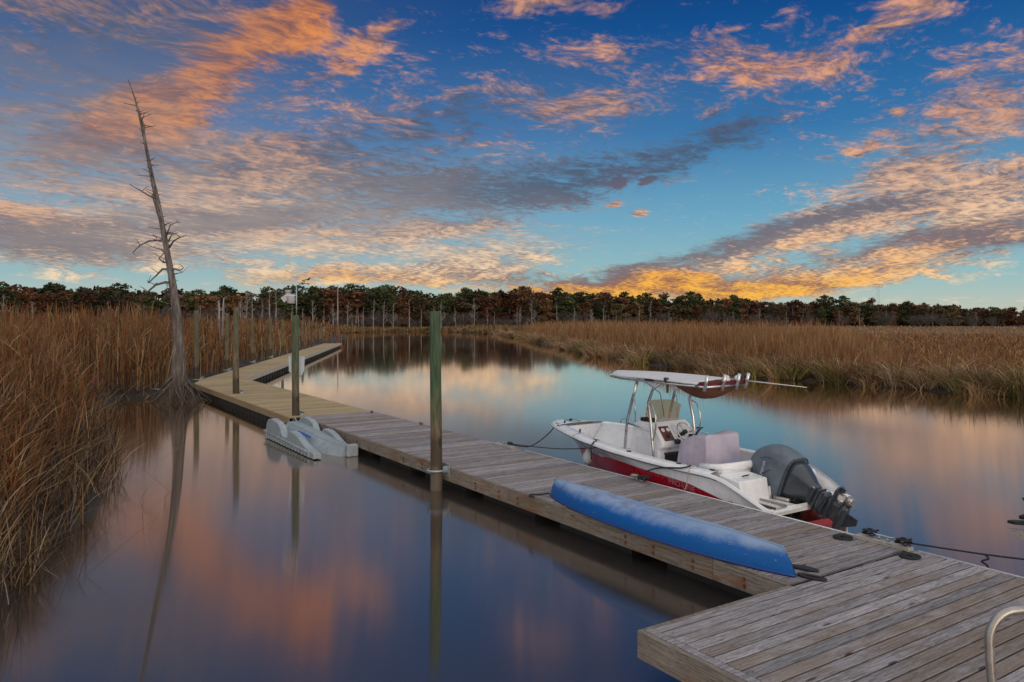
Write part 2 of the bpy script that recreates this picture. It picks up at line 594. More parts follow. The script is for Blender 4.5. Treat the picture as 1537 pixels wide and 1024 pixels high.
def build_ground():
    m, t, b = new_mat('marsh mud')
    tc = t.node('ShaderNodeNewGeometry').outputs['Position']
    c = t.noise(tc, scale=0.35, detail=6, rough=0.65)
    f = t.noise(tc, scale=6, detail=5, rough=0.7)
    col = t.colramp(c, [(0.3, (0.014, 0.011, 0.008)), (0.5, (0.034, 0.024, 0.014)), (0.7, (0.06, 0.042, 0.022))])
    col = t.mix(t.ramp(f, 0.35, 0.7), col, (0.018, 0.014, 0.010, 1))
    t.l.new(col, b.inputs['Base Color']); t.l.new(t.ramp(c, 0.35, 0.6, 0.25, 0.9), b.inputs['Roughness'])
    t.l.new(t.bump(f, 0.9, 0.10), b.inputs['Normal'])
    nr, na = 210, 420
    r = np.exp(np.linspace(math.log(3.0), math.log(3600.0), nr))
    # finer towards the view
    a = np.linspace(-1, 1, na); a = np.sign(a) * (np.abs(a) ** 1.5) * PI
    A, Rr = np.meshgrid(a, r)
    x = np.sin(A) * Rr; y = np.cos(A) * Rr
    z = ground_z(x, y)
    v = np.stack([x, y, z], -1).reshape(-1, 3)
    i = np.arange(nr - 1)[:, None] * na + np.arange(na - 1)[None]
    q = np.stack([i, i + 1, i + na + 1, i + na], -1).reshape(-1, 4)
    zz = v[:, 2][q]
    q = q[(zz.max(1) > -0.69)]
    o = np_mesh('marsh_ground', v, q[:, ::-1], m, smooth=True)
    tag(o, kind='structure')


build_water()
build_ground()


# ---------------------------------------------------------------- reeds
def reed_mat():
    m, t, b = new_mat('dry reed')
    at = t.node('ShaderNodeAttribute', attribute_name='tint')
    b.inputs['Roughness'].default_value = 0.75
    b.inputs['Specular IOR Level'].default_value = 0.25
    t.l.new(at.outputs['Color'], b.inputs['Base Color'])
    tr = t.node('ShaderNodeBsdfTranslucent'); t.l.new(at.outputs['Color'], tr.inputs[0])
    mx = t.node('ShaderNodeMixShader'); mx.inputs[0].default_value = 0.22
    t.l.new(b.outputs[0], mx.inputs[1]); t.l.new(tr.outputs[0], mx.inputs[2])
    t.l.new(mx.outputs[0], t.n['Material Output'].inputs[0])
    return m


REED = reed_mat()


class Blades:
    """many bent strips gathered in numpy arrays"""
    def __init__(self):
        self.P, self.C = [], []

    def add(self, x, y, z0, h, lean, ldir, w, col, droop, plume=0.0, segs=4, tipcol=None, basedark=1.0):
        n = len(x)
        if n == 0: return
        t = np.linspace(0, 1, segs + 1)[None]                      # n x k
        lean = np.broadcast_to(lean, (n,))[:, None]; droop = np.broadcast_to(droop, (n,))[:, None]
        h = np.broadcast_to(h, (n,))[:, None]; w = np.broadcast_to(w, (n,))[:, None]
        off = lean * t + droop * t ** 2.6                            # horizontal travel, fraction of h
        zz = h * t * np.sqrt(np.maximum(0.02, 1 - (lean * 0.8) ** 2)) - h * 0.33 * np.abs(droop) * t ** 3.2
        cx, sx = np.cos(ldir)[:, None], np.sin(ldir)[:, None]
        px = x[:, None] + cx * off * h; py = y[:, None] + sx * off * h
        pz = z0[:, None] + zz
        wa = RNG.uniform(0, 2 * PI, n)
        wa = np.where(RNG.random(n) < 0.55, RNG.normal(0, 0.5, n), wa)[:, None]
        prof = np.interp(t, [0, 0.15, 0.7, 1.0], [0.75, 1.0, 0.75, 0.12])
        ww = w * prof
        if plume:
            pl = np.interp(t, [0, 0.74, 0.84, 0.94, 1.0], [0, 0, 1.0, 0.9, 0.1])
            ww = ww + pl * plume * w * (RNG.random((n, 1)) < 0.5)
        dx, dy = np.cos(wa) * ww * 0.5, np.sin(wa) * ww * 0.5
        L = np.stack([px - dx, py - dy, pz], -1); Rr = np.stack([px + dx, py + dy, pz], -1)
        self.P.append((np.stack([L, Rr], 2).reshape(n, -1, 3), segs))
        c = col[:, None, :] * np.ones((1, segs + 1, 1))
        if tipcol is not None:
            k = np.clip((t - 0.6) / 0.3, 0, 1)[..., None]
            c = c * (1 - k) + tipcol[:, None, :] * k
        c = np.repeat(c, 2, axis=1)
        self.C.append(c)

    def build(self, name, **kw):
        V, Q, C = [], [], []
        base = 0
        for (p, s), c in zip(self.P, self.C):
            n, k, _ = p.shape
            V.append(p.reshape(-1, 3)); C.append(c.reshape(-1, 3))
            i0 = base + np.arange(n)[:, None] * k + 2 * np.arange(s)[None]
            q = np.stack([i0, i0 + 1, i0 + 3, i0 + 2], -1).reshape(-1, 4)
            Q.append(q); base += n * k
        V = np.concatenate(V); Q = np.concatenate(Q); C = np.concatenate(C)
        o = np_mesh(name, V, Q, REED, C)
        tag(o, kw.get('label'), kw.get('cat'), None, 'stuff')
        return o


RUST = np.array([0.235, 0.105, 0.038]); RED = np.array([0.180, 0.060, 0.026]); TAN = np.array([0.31, 0.205, 0.105]); STRAW = np.array([0.42, 0.31, 0.18])
BROWN = np.array([0.095, 0.052, 0.028]); OLIVE = np.array([0.125, 0.115, 0.026]); GREY = np.array([0.20, 0.155, 0.125]); MAUVE = np.array([0.175, 0.108, 0.082])


def pick(n, cols, wts, var=0.25):
    cols = np.array(cols); wts = np.array(wts, float); wts /= wts.sum()
    i = RNG.choice(len(cols), n, p=wts)
    c = cols[i] * RNG.uniform(1 - var, 1 + var, (n, 1)) * RNG.uniform(0.93, 1.07, (n, 3))
    return c


def polar(n, a0, a1, r0, r1, pw=1.0):
    """points spread evenly as seen from the jetty"""
    a = RNG.uniform(math.radians(a0), math.radians(a1), n)
    u = RNG.random(n)
    r = (r0 ** -pw + u * (r1 ** -pw - r0 ** -pw)) ** (-1 / pw)
    return np.sin(a) * r, np.cos(a) * r


def clump(x, y, k, rad):
    """replace every point by k points close to it"""
    x = np.repeat(x, k); y = np.repeat(y, k)
    return x + RNG.normal(0, rad, len(x)), y + RNG.normal(0, rad, len(x))


def sel(m, *arr):
    return [a[m] for a in arr]


def pxcol(x, y):
    return 768.5 + FPX * x / np.maximum(y, 0.1)


def left_marsh():
    B = Blades()
    # tall stand
    x, y = polar(50000, -52, -8, 13, 150, 0.75)
    d = shore_dist(x, y) + 0.6 * wob(x, y, 0.7)
    left = (x < -6) & (y < 165)
    m = (d > np.where(y > 36, 0.15, 0.6)) & left
    x, y, d = sel(m, x, y, d)
    # the stand is ragged: thin places and thick places
    keep = RNG.random(len(x)) < 0.55 + 0.45 * wob(x, y, 0.33, 3.0)
    x, y, d = sel(keep | (d < 2.5), x, y, d)
    n = len(x)
    r = np.hypot(x, y)
    z = ground_z(x, y)
    hh = np.interp(y, [8, 14, 19, 26, 40, 70, 150], [1.6, 2.1, 2.9, 3.5, 3.9, 3.8, 3.5])
    hh = hh * np.interp(d, [0.2, 1.6, 4.0], [0.6, 0.88, 1.0]) * RNG.uniform(0.72, 1.08, n) + 0.22 * wob(x, y, 0.5, 5.0)
    hh = hh * np.where(pxcol(x, y) > 235, np.interp(y, [20, 34, 60, 150], [0.8, 0.82, 0.9, 0.95]), 1.0)
    col = pick(n, [RUST, RED, TAN, BROWN * 0.55, OLIVE, STRAW], [0.42, 0.13, 0.20, 0.24, 0.04, 0.05], 0.42) * 1.15  # near-black blades stand in for shade deep in the stand
    green = (wob(x, y, 0.16, 8.0) > 0.45)[:, None] & (RNG.random((n, 1)) < 0.4)
    col = np.where(green, col * 0.4 + OLIVE * 0.6, col)
    tip = pick(n, [RUST, RED, TAN, BROWN], [0.5, 0.25, 0.2, 0.2])
    w = 0.0085 + 0.00070 * r
    B.add(x, y, z, hh, np.abs(RNG.normal(0.05, 0.11, n)), RNG.uniform(0, 2 * PI, n), w * RNG.uniform(0.6, 1.35, n), col, RNG.normal(0.05, 0.11, n), plume=1.4, segs=5, tipcol=tip)
    # side leaves on the stems
    k = RNG.choice(n, int(n * 0.95), replace=False)
    zl = z[k] + hh[k] * RNG.uniform(0.15, 0.85, len(k))
    B.add(x[k], y[k], zl, RNG.uniform(0.35, 0.8, len(k)), RNG.uniform(0.3, 0.75, len(k)), RNG.uniform(0, 2 * PI, len(k)), w[k] * 1.4, pick(len(k), [RUST, TAN, BROWN, RED], [.45, .2, .2, .15]), RNG.uniform(0.1, 0.7, len(k)), segs=3)
    # broken, fallen thatch at the near edge
    x, y = polar(30000, -64, -20, 6.2, 26, 0.6)
    d = shore_dist(x, y) + 0.35 * wob(x, y, 1.6)
    m = (d > -0.15) & (d < 4.5) & (x < -4) & (RNG.random(len(x)) < np.interp(d, [0, 2, 4.5], [1, 0.8, 0.3]))
    x, y, d = sel(m, x, y, d)
    n = len(x); z = np.maximum(0.02, ground_z(x, y))
    r = np.hypot(x, y)
    hh = RNG.uniform(0.5, 1.7, n) * np.interp(r, [6, 9, 11, 14, 20], [0.3, 0.5, 0.85, 1.05, 1.15]) * np.interp(d, [-0.2, 1.0, 2.5], [0.6, 0.9, 1.1])
    B.add(x, y, z + RNG.uniform(0, 0.5, n) * np.interp(d, [0, 2], [0, 1]), hh, np.where(RNG.random(n) < 0.62, np.abs(RNG.normal(0, 0.16, n)), RNG.uniform(0.3, 1.15, n)), RNG.uniform(0, 2 * PI, n), (0.006 + 0.0006 * r) * RNG.uniform(0.5, 1.5, n),
          pick(n, [TAN, GREY, BROWN, STRAW, RUST, BROWN * 0.5], [.18, .15, .30, .04, .13, .26], 0.4), RNG.normal(0.04, 0.28, n), segs=5)  # darkest blades mixed in as painted shade at the foot
    # hanging over the water: drooping mats that trail down from the top of the edge
    x, y = polar(11000, -64, -20, 6.5, 26, 0.4)
    d = shore_dist(x, y) + 0.25 * wob(x, y, 2.0)
    m = (d > -0.25) & (d < 1.1) & (x < -4)
    x, y, d = sel(m, x, y, d)
    n = len(x); r = np.hypot(x, y)
    # outward = towards the water, found from the distance field
    e = 0.3
    gx = shore_dist(x - e, y) - shore_dist(x + e, y); gy = shore_dist(x, y - e) - shore_dist(x, y + e)
    out = np.arctan2(gy, gx) + RNG.normal(0, 1.9, n)
    zt = RNG.uniform(0.0, 0.9, n) * np.interp(r, [6, 10, 14, 20], [0.5, 0.8, 1.0, 1.1]) * np.interp(d, [-0.25, 0.3], [0.25, 1])
    B.add(x, y, ground_z(x, y) + zt, RNG.uniform(0.4, 1.1, n) * np.interp(r, [6, 10, 13], [0.4, 0.6, 1.0]), RNG.uniform(0.3, 0.8, n), out, (0.006 + 0.00055 * r) * RNG.uniform(0.5, 1.3, n),
          pick(n, [TAN, GREY, BROWN, STRAW], [.30, .24, .40, .06], 0.45), RNG.uniform(-0.1, 0.75, n), segs=6)
    # thin stems standing in the shallows
    x, y = polar(1500, -50, -20, 5.5, 24, 0.5)
    d = shore_dist(x, y)
    m = (d > -1.7 * RNG.random(len(d)) ** 2) & (d < 0.2) & ((y > 9.5) | (RNG.random(len(d)) < 0.25))
    x, y = sel(m, x, y)
    n = len(x)
    B.add(x, y, np.full(n, -0.05), RNG.uniform(0.25, 1.3, n), RNG.uniform(0.0, 0.9, n), RNG.uniform(0, 2 * PI, n), np.full(n, 0.009), pick(n, [TAN, BROWN, GREY], [1, 1.2, 1], 0.4), RNG.normal(0.2, 0.4, n), segs=5)
    # sticks and wrack on the mud round the dead tree
    n = 1500
    x = RNG.uniform(-20, -11.5, n); y = RNG.uniform(26.5, 36, n)
    d = shore_dist(x, y); m = (d > -0.7) & (d < 2.6)
    x, y = sel(m, x, y); n = len(x)
    B.add(x, y, np.maximum(0.01, ground_z(x, y)) + 0.01, RNG.uniform(0.2, 0.9, n), RNG.uniform(0.75, 1.2, n), RNG.uniform(0, 2 * PI, n), np.full(n, 0.03) * RNG.uniform(0.5, 1.5, n), pick(n, [TAN, GREY, BROWN, BROWN * 0.4], [1, 1, 1.2, 1.2], 0.4), RNG.normal(0, 0.4, n), segs=4)
    B.build('reed_bed', label='tall rust brown reeds with broken straw at the foot on the left bank', cat='reeds')


def right_marsh():
    B = Blades()
    # tall rust reeds along the bend
    x, y = polar(52000, 1, 27, 36, 175, 0.5)
    d = shore_dist(x, y) + 0.8 * wob(x, y, 0.35)
    u = pxcol(x, y)
    # the stand occupies the bank up to a ragged end
    zone = (u > 735) & (u < 1335 + 45 * wob(x, y, 0.7)) & (d > 1.2) & (d < np.interp(u, [735, 900, 1335], [16, 20, 17]))
    x, y, d, u = sel(zone, x, y, d, u)
    keep = RNG.random(len(x)) < 0.62 + 0.5 * wob(x, y, 0.35, 1.0)
    x, y, d, u = sel(keep, x, y, d, u)
    n = len(x); r = np.hypot(x, y); z = ground_z(x, y)
    hh = np.interp(d, [1.2, 3, 6, 12], [1.2, 2.0, 2.75, 2.9]) * RNG.uniform(0.7, 1.06, n) + 0.25 * wob(x, y, 0.45, 4)
    hh = np.maximum(0.4, hh * np.interp(u + 40 * wob(x, y, 0.6, 7), [735, 800, 900, 1230, 1345], [0.8, 0.95, 1.0, 1.0, 0.55]) * (1 + 0.14 * wob(x, y, 1.1, 3)))
    col = pick(n, [RUST, RED, TAN, BROWN, OLIVE], [0.46, 0.14, 0.28, 0.10, 0.05]) * 1.3
    patch = (wob(x, y, 0.22, 6) > 0.25)[:, None]
    col = np.where(patch, col * 0.55 + RED * 0.5, col)
    patch = (wob(x, y, 0.45, 2) > 0.3)[:, None]
    col = np.where(patch, col * 0.5 + TAN * 0.55, col)
    patch = (wob(x, y, 0.9, 5) < -0.35)[:, None]
    col = np.where(patch, col * 0.4 + BROWN * 0.35, col)
    tip = pick(n, [RUST, TAN, RED], [.5, .4, .2]) * 1.3
    w = 0.006 + 0.0006 * r
    B.add(x, y, z, hh, np.abs(RNG.normal(0.06, 0.13, n)), RNG.uniform(0, 2 * PI, n), w * RNG.uniform(0.6, 1.3, n), col, RNG.normal(0.05, 0.16, n), plume=1.4, segs=4, tipcol=tip)
    # tussocks at the water's edge, arching outwards
    t = RNG.random(1500)
    seg = SHORE[22:46]
    L = np.hypot(*np.diff(seg, axis=0).T); cum = np.concatenate([[0], np.cumsum(L)])
    wts = np.interp(cum, cum, 1.0 / np.maximum(18, np.hypot(seg[:, 0], seg[:, 1])) ** 1.0)
    ss = np.linspace(0, cum[-1], 4000)
    wx, wy = np.interp(ss, cum, seg[:, 0]), np.interp(ss, cum, seg[:, 1])
    pr = 1.0 / np.maximum(18, np.hypot(wx, wy)) ** 1.1; pr /= pr.sum()
    NC = 620
    k = RNG.choice(4000, NC, p=pr)
    cx, cy = wx[k] + RNG.normal(0, 0.25, NC), wy[k] + RNG.normal(0, 0.25, NC)
    e = 0.4
    gx = shore_dist(cx + e, cy) - shore_dist(cx - e, cy); gy = shore_dist(cx, cy + e) - shore_dist(cx, cy - e)
    gl = np.hypot(gx, gy) + 1e-6; gx /= gl; gy /= gl
    ins = RNG.uniform(-0.15, 2.2, NC) 
    cx += gx * ins; cy += gy * ins
    green = wob(cx, cy, 0.33, 2.2) > 0.42
    size = RNG.uniform(0.5, 1.45, NC) * np.interp(pxcol(cx, cy), [800, 1000, 1200, 1537], [0.85, 0.9, 1.0, 1.05])
    kk = 70
    x, y = clump(cx, cy, kk, 0.24)
    gcl = np.repeat(green, kk); sz = np.repeat(size, kk)
    n = len(x); r = np.hypot(x, y)
    ldir = np.arctan2(y - np.repeat(cy, kk), x - np.repeat(cx, kk))
    oo = np.arctan2(-np.repeat(gy, kk), -np.repeat(gx, kk))
    ldir = np.where(RNG.random(n) < 0.45, oo + RNG.normal(0, 0.6, n), ldir)
    u = pxcol(x, y)
    cg = pick(n, [OLIVE, np.array([0.20, 0.20, 0.05]), TAN, BROWN], [.5, .3, .2, .1], 0.3)
    cb = pick(n, [TAN, GREY, RUST, BROWN, STRAW], [.40, .12, .2, .10, .18], 0.3)
    ct = np.repeat(RNG.uniform(0.6, 1.5, len(cx)), kk)[:, None]
    cg = cg * ct * 1.15; cb = cb * ct * 1.1
    col = np.where(gcl[:, None] & (RNG.random((n, 1)) < 0.8), cg, cb)
    B.add(x, y, ground_z(x, y) - 0.05, sz * RNG.uniform(0.7, 1.25, n) * 1.05, RNG.uniform(0.05, 0.65, n), ldir, (0.007 + 0.00064 * r) * RNG.uniform(0.6, 1.3, n), col, RNG.uniform(0.2, 1.3, n), segs=5)
    # low salt grass over the flat behind
    x, y = polar(70000, -4, 44, 32, 320, 0.55)
    d = shore_dist(x, y) + 0.5 * wob(x, y, 0.5)
    m = (d > 1.5) & (y > 20)
    x, y, d = sel(m, x, y, d)
    n = len(x); r = np.hypot(x, y)
    hh = RNG.uniform(0.45, 0.95, n)
    col = pick(n, [MAUVE, BROWN, TAN, RUST, OLIVE], [.34, .14, .28, .18, .06], 0.3) * np.array([1.35, 1.15, 0.95])
    pat = wob(x, y, 0.11, 9)
    col = np.where((pat > 0.3)[:, None], col * 0.6 + RUST * 0.35, col)
    col = np.where((pat < -0.55)[:, None], col * 0.7 + OLIVE * 0.4, col)
    col = np.where((r > 150)[:, None], col * 0.65 + np.array([.34, .24, .15]) * 0.45, col)
    B.add(x, y, ground_z(x, y), hh, RNG.uniform(0, 0.4, n), RNG.uniform(0, 2 * PI, n), (0.008 + 0.00085 * r) * RNG.uniform(0.7, 1.5, n), col, RNG.uniform(0, 0.6, n), segs=3)
    # far bank
    x, y = polar(16000, -14, 4, 165, 260, 0.2)
    d = shore_dist(x, y) + 1.0 * wob(x, y, 0.15)
    m = (d > 0.3)
    x, y, d = sel(m, x, y, d)
    n = len(x); r = np.hypot(x, y)
    hh = RNG.uniform(0.8, 1.35, n) * np.interp(wob(x, y, 0.12, 4), [0, 0.6], [0.9, 1.5])
    col = pick(n, [TAN, RUST, OLIVE, BROWN], [.36, .3, .2, .16], 0.25)
    B.add(x, y, ground_z(x, y), hh, RNG.uniform(0, 0.3, n), RNG.uniform(0, 2 * PI, n), 0.00095 * r * RNG.uniform(0.7, 1.4, n), col, RNG.uniform(0, 0.4, n), segs=3)
    # pale dead sticks over the right bank
    x, y = polar(500, 8, 36, 30, 56, 0.4)
    d = shore_dist(x, y); m = (d > -0.3) & (d < 1.8)
    x, y = sel(m, x, y); n = len(x)
    B.add(x, y, np.full(n, 0.05), RNG.uniform(0.6, 1.9, n), RNG.uniform(0.4, 1.1, n), RNG.uniform(0, 2 * PI, n), np.full(n, 0.03), pick(n, [GREY, STRAW], [1, 1], 0.3), RNG.normal(0, 0.4, n), segs=4)
    B.build('marsh_grass', label='brown marsh grass with green tussocks and rust reeds on the right bank', cat='marsh grass')


left_marsh()
right_marsh()
# ================================================================ wood beyond the marsh
def leaf_mat(name, c1, c2, c3):
    m, t, b = new_mat(name)
    at = t.node('ShaderNodeAttribute', attribute_name='tint')
    rnd = t.node('ShaderNodeObjectInfo').outputs['Random']
    ri = t.node('ShaderNodeNewGeometry').outputs['Random Per Island']
    c = t.colramp(ri, [(0.0, c1), (0.55, c2), (1.0, c3)])
    hs = t.node('ShaderNodeHueSaturation')
    t.l.new(c, hs.inputs['Color'])
    t.l.new(t.ramp(rnd, 0, 1, 0.7, 2.0, smooth=False), hs.inputs['Value'])
    t.l.new(t.ramp(rnd, 0, 1, 0.480, 0.516, smooth=False), hs.inputs['Hue'])
    t.l.new(hs.outputs[0], b.inputs['Base Color'])
    b.inputs['Roughness'].default_value = 0.8
    b.inputs['Specular IOR Level'].default_value = 0.2
    return m


PINE = leaf_mat('pine foliage', (0.022, 0.028, 0.012, 1), (0.040, 0.046, 0.018, 1), (0.070, 0.066, 0.026, 1))
OAK = leaf_mat('russet foliage', (0.050, 0.024, 0.014, 1), (0.105, 0.046, 0.022, 1), (0.155, 0.072, 0.030, 1))
MIXED = leaf_mat('olive foliage', (0.040, 0.032, 0.016, 1), (0.070, 0.054, 0.023, 1), (0.105, 0.066, 0.028, 1))


def bark_mat(name, c1, c2, scale=9):
    m, t, b = new_mat(name)
    oc = obj_coord(t)
    s = t.vm('MULTIPLY', oc, (1, 1, 0.14))
    n1 = t.noise(s, scale=scale, detail=6, rough=0.65)
    n2 = t.noise(oc, scale=1.3, detail=3)
    c = t.mix(t.ramp(n1, 0.35, 0.68), c1, c2)
    c = t.mix(t.ramp(n2, 0.4, 0.75, 0, 0.4), c, c1)
    t.l.new(c, b.inputs['Base Color']); b.inputs['Roughness'].default_value = 0.85
    t.l.new(t.bump(n1, 0.8, 0.03), b.inputs['Normal'])
    return m


BARK = bark_mat('dark bark', (0.04, 0.03, 0.022, 1), (0.10, 0.08, 0.06, 1), 4)
PALE = bark_mat('bleached bark', (0.20, 0.17, 0.15, 1), (0.40, 0.36, 0.33, 1), 4)


def crown_mesh(name, parts, mat, leaf=0.42, per=70, seed=0):
    """leaf clumps: parts = [(x,y,z,rx,rz)], many small quads through each"""
    rg = np.random.default_rng(seed)
    V = []
    for (cx, cy, cz, rx, rz) in parts:
        n = int(per * max(0.4, rx * rx))
        d = rg.normal(size=(n, 3)); d /= np.linalg.norm(d, axis=1)[:, None]
        rr = rg.random(n) ** 0.45
        lump = 1 + 0.22 * np.sin(d[:, 0] * 5 + cx) * np.cos(d[:, 2] * 6 + cz)
        p = d * (rr * lump)[:, None] * np.array([rx, rx, rz]) + np.array([cx, cy, cz])
        a = rg.normal(size=(n, 3)); a /= np.linalg.norm(a, axis=1)[:, None]
        b = np.cross(a, rg.normal(size=(n, 3))); b /= np.linalg.norm(b, axis=1)[:, None]
        s = (leaf * rg.uniform(0.5, 1.25, n))[:, None]
        q = np.stack([p - a * s, p - b * s * 0.6, p + a * s, p + b * s * 0.6], 1)
        V.append(q.reshape(-1, 3))
    V = np.concatenate(V)
    Q = np.arange(len(V)).reshape(-1, 4)
    return np_mesh(name, V, Q, mat)


def make_tree(kind, seed):
    rg = random.Random(seed)
    lab = {'pine': 'dark green pine with a clumped crown in the wood beyond the marsh',
           'oak': 'russet brown autumn tree in the wood beyond the marsh',
           'mixed': 'olive brown broad tree in the wood beyond the marsh'}[kind]
    root = empty({'pine': 'pine_tree', 'oak': 'autumn_tree', 'mixed': 'broad_tree'}[kind], label=lab, cat='tree', group={'pine': 'dark pines of the far wood', 'oak': 'russet trees of the far wood', 'mixed': 'olive trees of the far wood'}[kind])
    H = 12.0
    tb = MB()
    path = [(0, 0, -0.4), (rg.uniform(-.15, .15), rg.uniform(-.15, .15), H * 0.45), (rg.uniform(-.3, .3), rg.uniform(-.3, .3), H * 0.9)]
    tb.tube(path, [0.24, 0.17, 0.05], 6)
    parts = []
    if kind == 'pine':
        for i in range(11):
            z = H * (0.38 + 0.60 * (i + 0.5) / 11)
            rad = 2.1 * (1 - abs((z / H) - 0.68) * 1.5) + 0.35
            a = i * 2.4 + rg.uniform(-.5, .5)
            parts.append((math.cos(a) * rad * 0.62, math.sin(a) * rad * 0.62, z, rad * rg.uniform(0.62, 0.85), rad * rg.uniform(0.36, 0.5)))
            tb.tube([(path[1][0], path[1][1], z - 0.8), (math.cos(a) * rad * 0.8, math.sin(a) * rad * 0.8, z)], [0.06, 0.02], 4)
        parts.append((0, 0, H * 0.98, 0.9, 0.7))
        for i in range(8):
            a = rg.uniform(0, 6.28)
            parts.append((math.cos(a) * 1.3, math.sin(a) * 1.3, rg.uniform(0.6, 5.0), 1.35, 1.3))
    else:
        for i in range(15):
            z = H * rg.uniform(0.22, 0.9)
            R = 2.7 * math.sqrt(max(0.12, 1 - ((z / H - 0.58) / 0.46) ** 2))
            a = rg.uniform(0, 6.28); k = rg.uniform(0.25, 0.8)
            parts.append((math.cos(a) * R * k, math.sin(a) * R * k, z, rg.uniform(0.9, 1.5), rg.uniform(0.75, 1.2)))
            tb.tube([(0, 0, z * 0.7), (math.cos(a) * R * k, math.sin(a) * R * k, z)], [0.08, 0.02], 4)
        for i in range(7):
            a = rg.uniform(0, 6.28)
            parts.append((math.cos(a) * 1.4, math.sin(a) * 1.4, rg.uniform(0.5, 4.0), 1.4, 1.2))
    tb.build('trunk', BARK, root)
    c = crown_mesh('crown', parts, {'pine': PINE, 'oak': OAK, 'mixed': MIXED}[kind], 0.40, 46, seed)
    c.parent = root
    return root


def make_snag(seed, twiggy):
    rg = random.Random(seed)
    root = empty('bare_tree', label='pale bare ghost tree standing before the dark wood', cat='bare tree', group='pale bare trees before the far wood')
    H = 9.0
    tb = MB()
    lean = rg.uniform(-.5, .5)
    pts = [(lean * (z / H) ** 1.3 + rg.uniform(-.06, .06), rg.uniform(-.06, .06), z - 0.3) for z in np.linspace(0, H, 7)]
    tb.tube(pts, list(np.linspace(0.17, 0.025, 7)), 6)
    tb.build('trunk', PALE, root)
    bb = MB()
    bb.tube(pts, list(np.linspace(0.10, 0.015, 7)), 5)

    def branch(p, d, L, r, depth):
        q = [Vector(p)]
        for k in range(3):
            d = (d + Vector((rg.uniform(-.3, .3), rg.uniform(-.3, .3), rg.uniform(-.05, .3)))).normalized()
            q.append(q[-1] + d * L / 3)
        bb.tube(q, [r, r * .8, r * .6, r * .3], 4, cap=False)
        if depth:
            for k in range(3 if twiggy else 2):
                i = rg.randint(1, 3)
                dd = (d + Vector((rg.uniform(-1, 1), rg.uniform(-1, 1), rg.uniform(0, .8)))).normalized()
                branch(q[i], dd, L * 0.55, r * 0.55, depth - 1)
    for i in range(16 if twiggy else 11):
        z = H * rg.uniform(0.25, 0.97)
        k = z / H
        x = lean * k ** 1.3
        a = rg.uniform(0, 6.28)
        branch((x * 1.0, 0, z - 0.3), Vector((math.cos(a), math.sin(a), rg.uniform(0.1, 0.9))).normalized(), (2.0 if twiggy else 1.3) * (1.15 - k), 0.05, 2 if twiggy else 1)
    bb.build('branches', PALE, root, recalc=False)
    return root


TWIG = bark_mat('grey twigs', (0.085, 0.065, 0.055, 1), (0.17, 0.14, 0.125, 1), 4)


def make_bush(seed):
    rg = random.Random(seed)
    root = empty('bare_bush', label='grey leafless bush at the foot of the far wood', cat='bush', group='grey leafless bushes before the far wood')
    b = MB()
    b.tube([(0, 0, -0.3), (0, 0, 0.5)], [0.12, 0.10], 5)

    def grow(p, d, L, r, depth):
        q = [Vector(p)]
        for k in range(3):
            d = (d + Vector((rg.uniform(-.35, .35), rg.uniform(-.35, .35), rg.uniform(-.1, .25)))).normalized()
            q.append(q[-1] + d * L / 3)
        b.tube(q, [r, r * .8, r * .65, r * .4], 3, cap=False)
        if depth:
            for k in range(4):
                grow(q[rg.randint(1, 3)], (d + Vector((rg.uniform(-1, 1), rg.uniform(-1, 1), rg.uniform(-.1, .7)))).normalized(), L * 0.62, r * 0.6, depth - 1)
    for i in range(9):
        a = rg.uniform(0, 6.28)
        grow((0, 0, rg.uniform(-.1, 0.5)), Vector((math.cos(a), math.sin(a), rg.uniform(0.7, 2.2))).normalized(), 2.4, 0.06, 3)
    b.build('branches', TWIG, root, recalc=False)
    return root


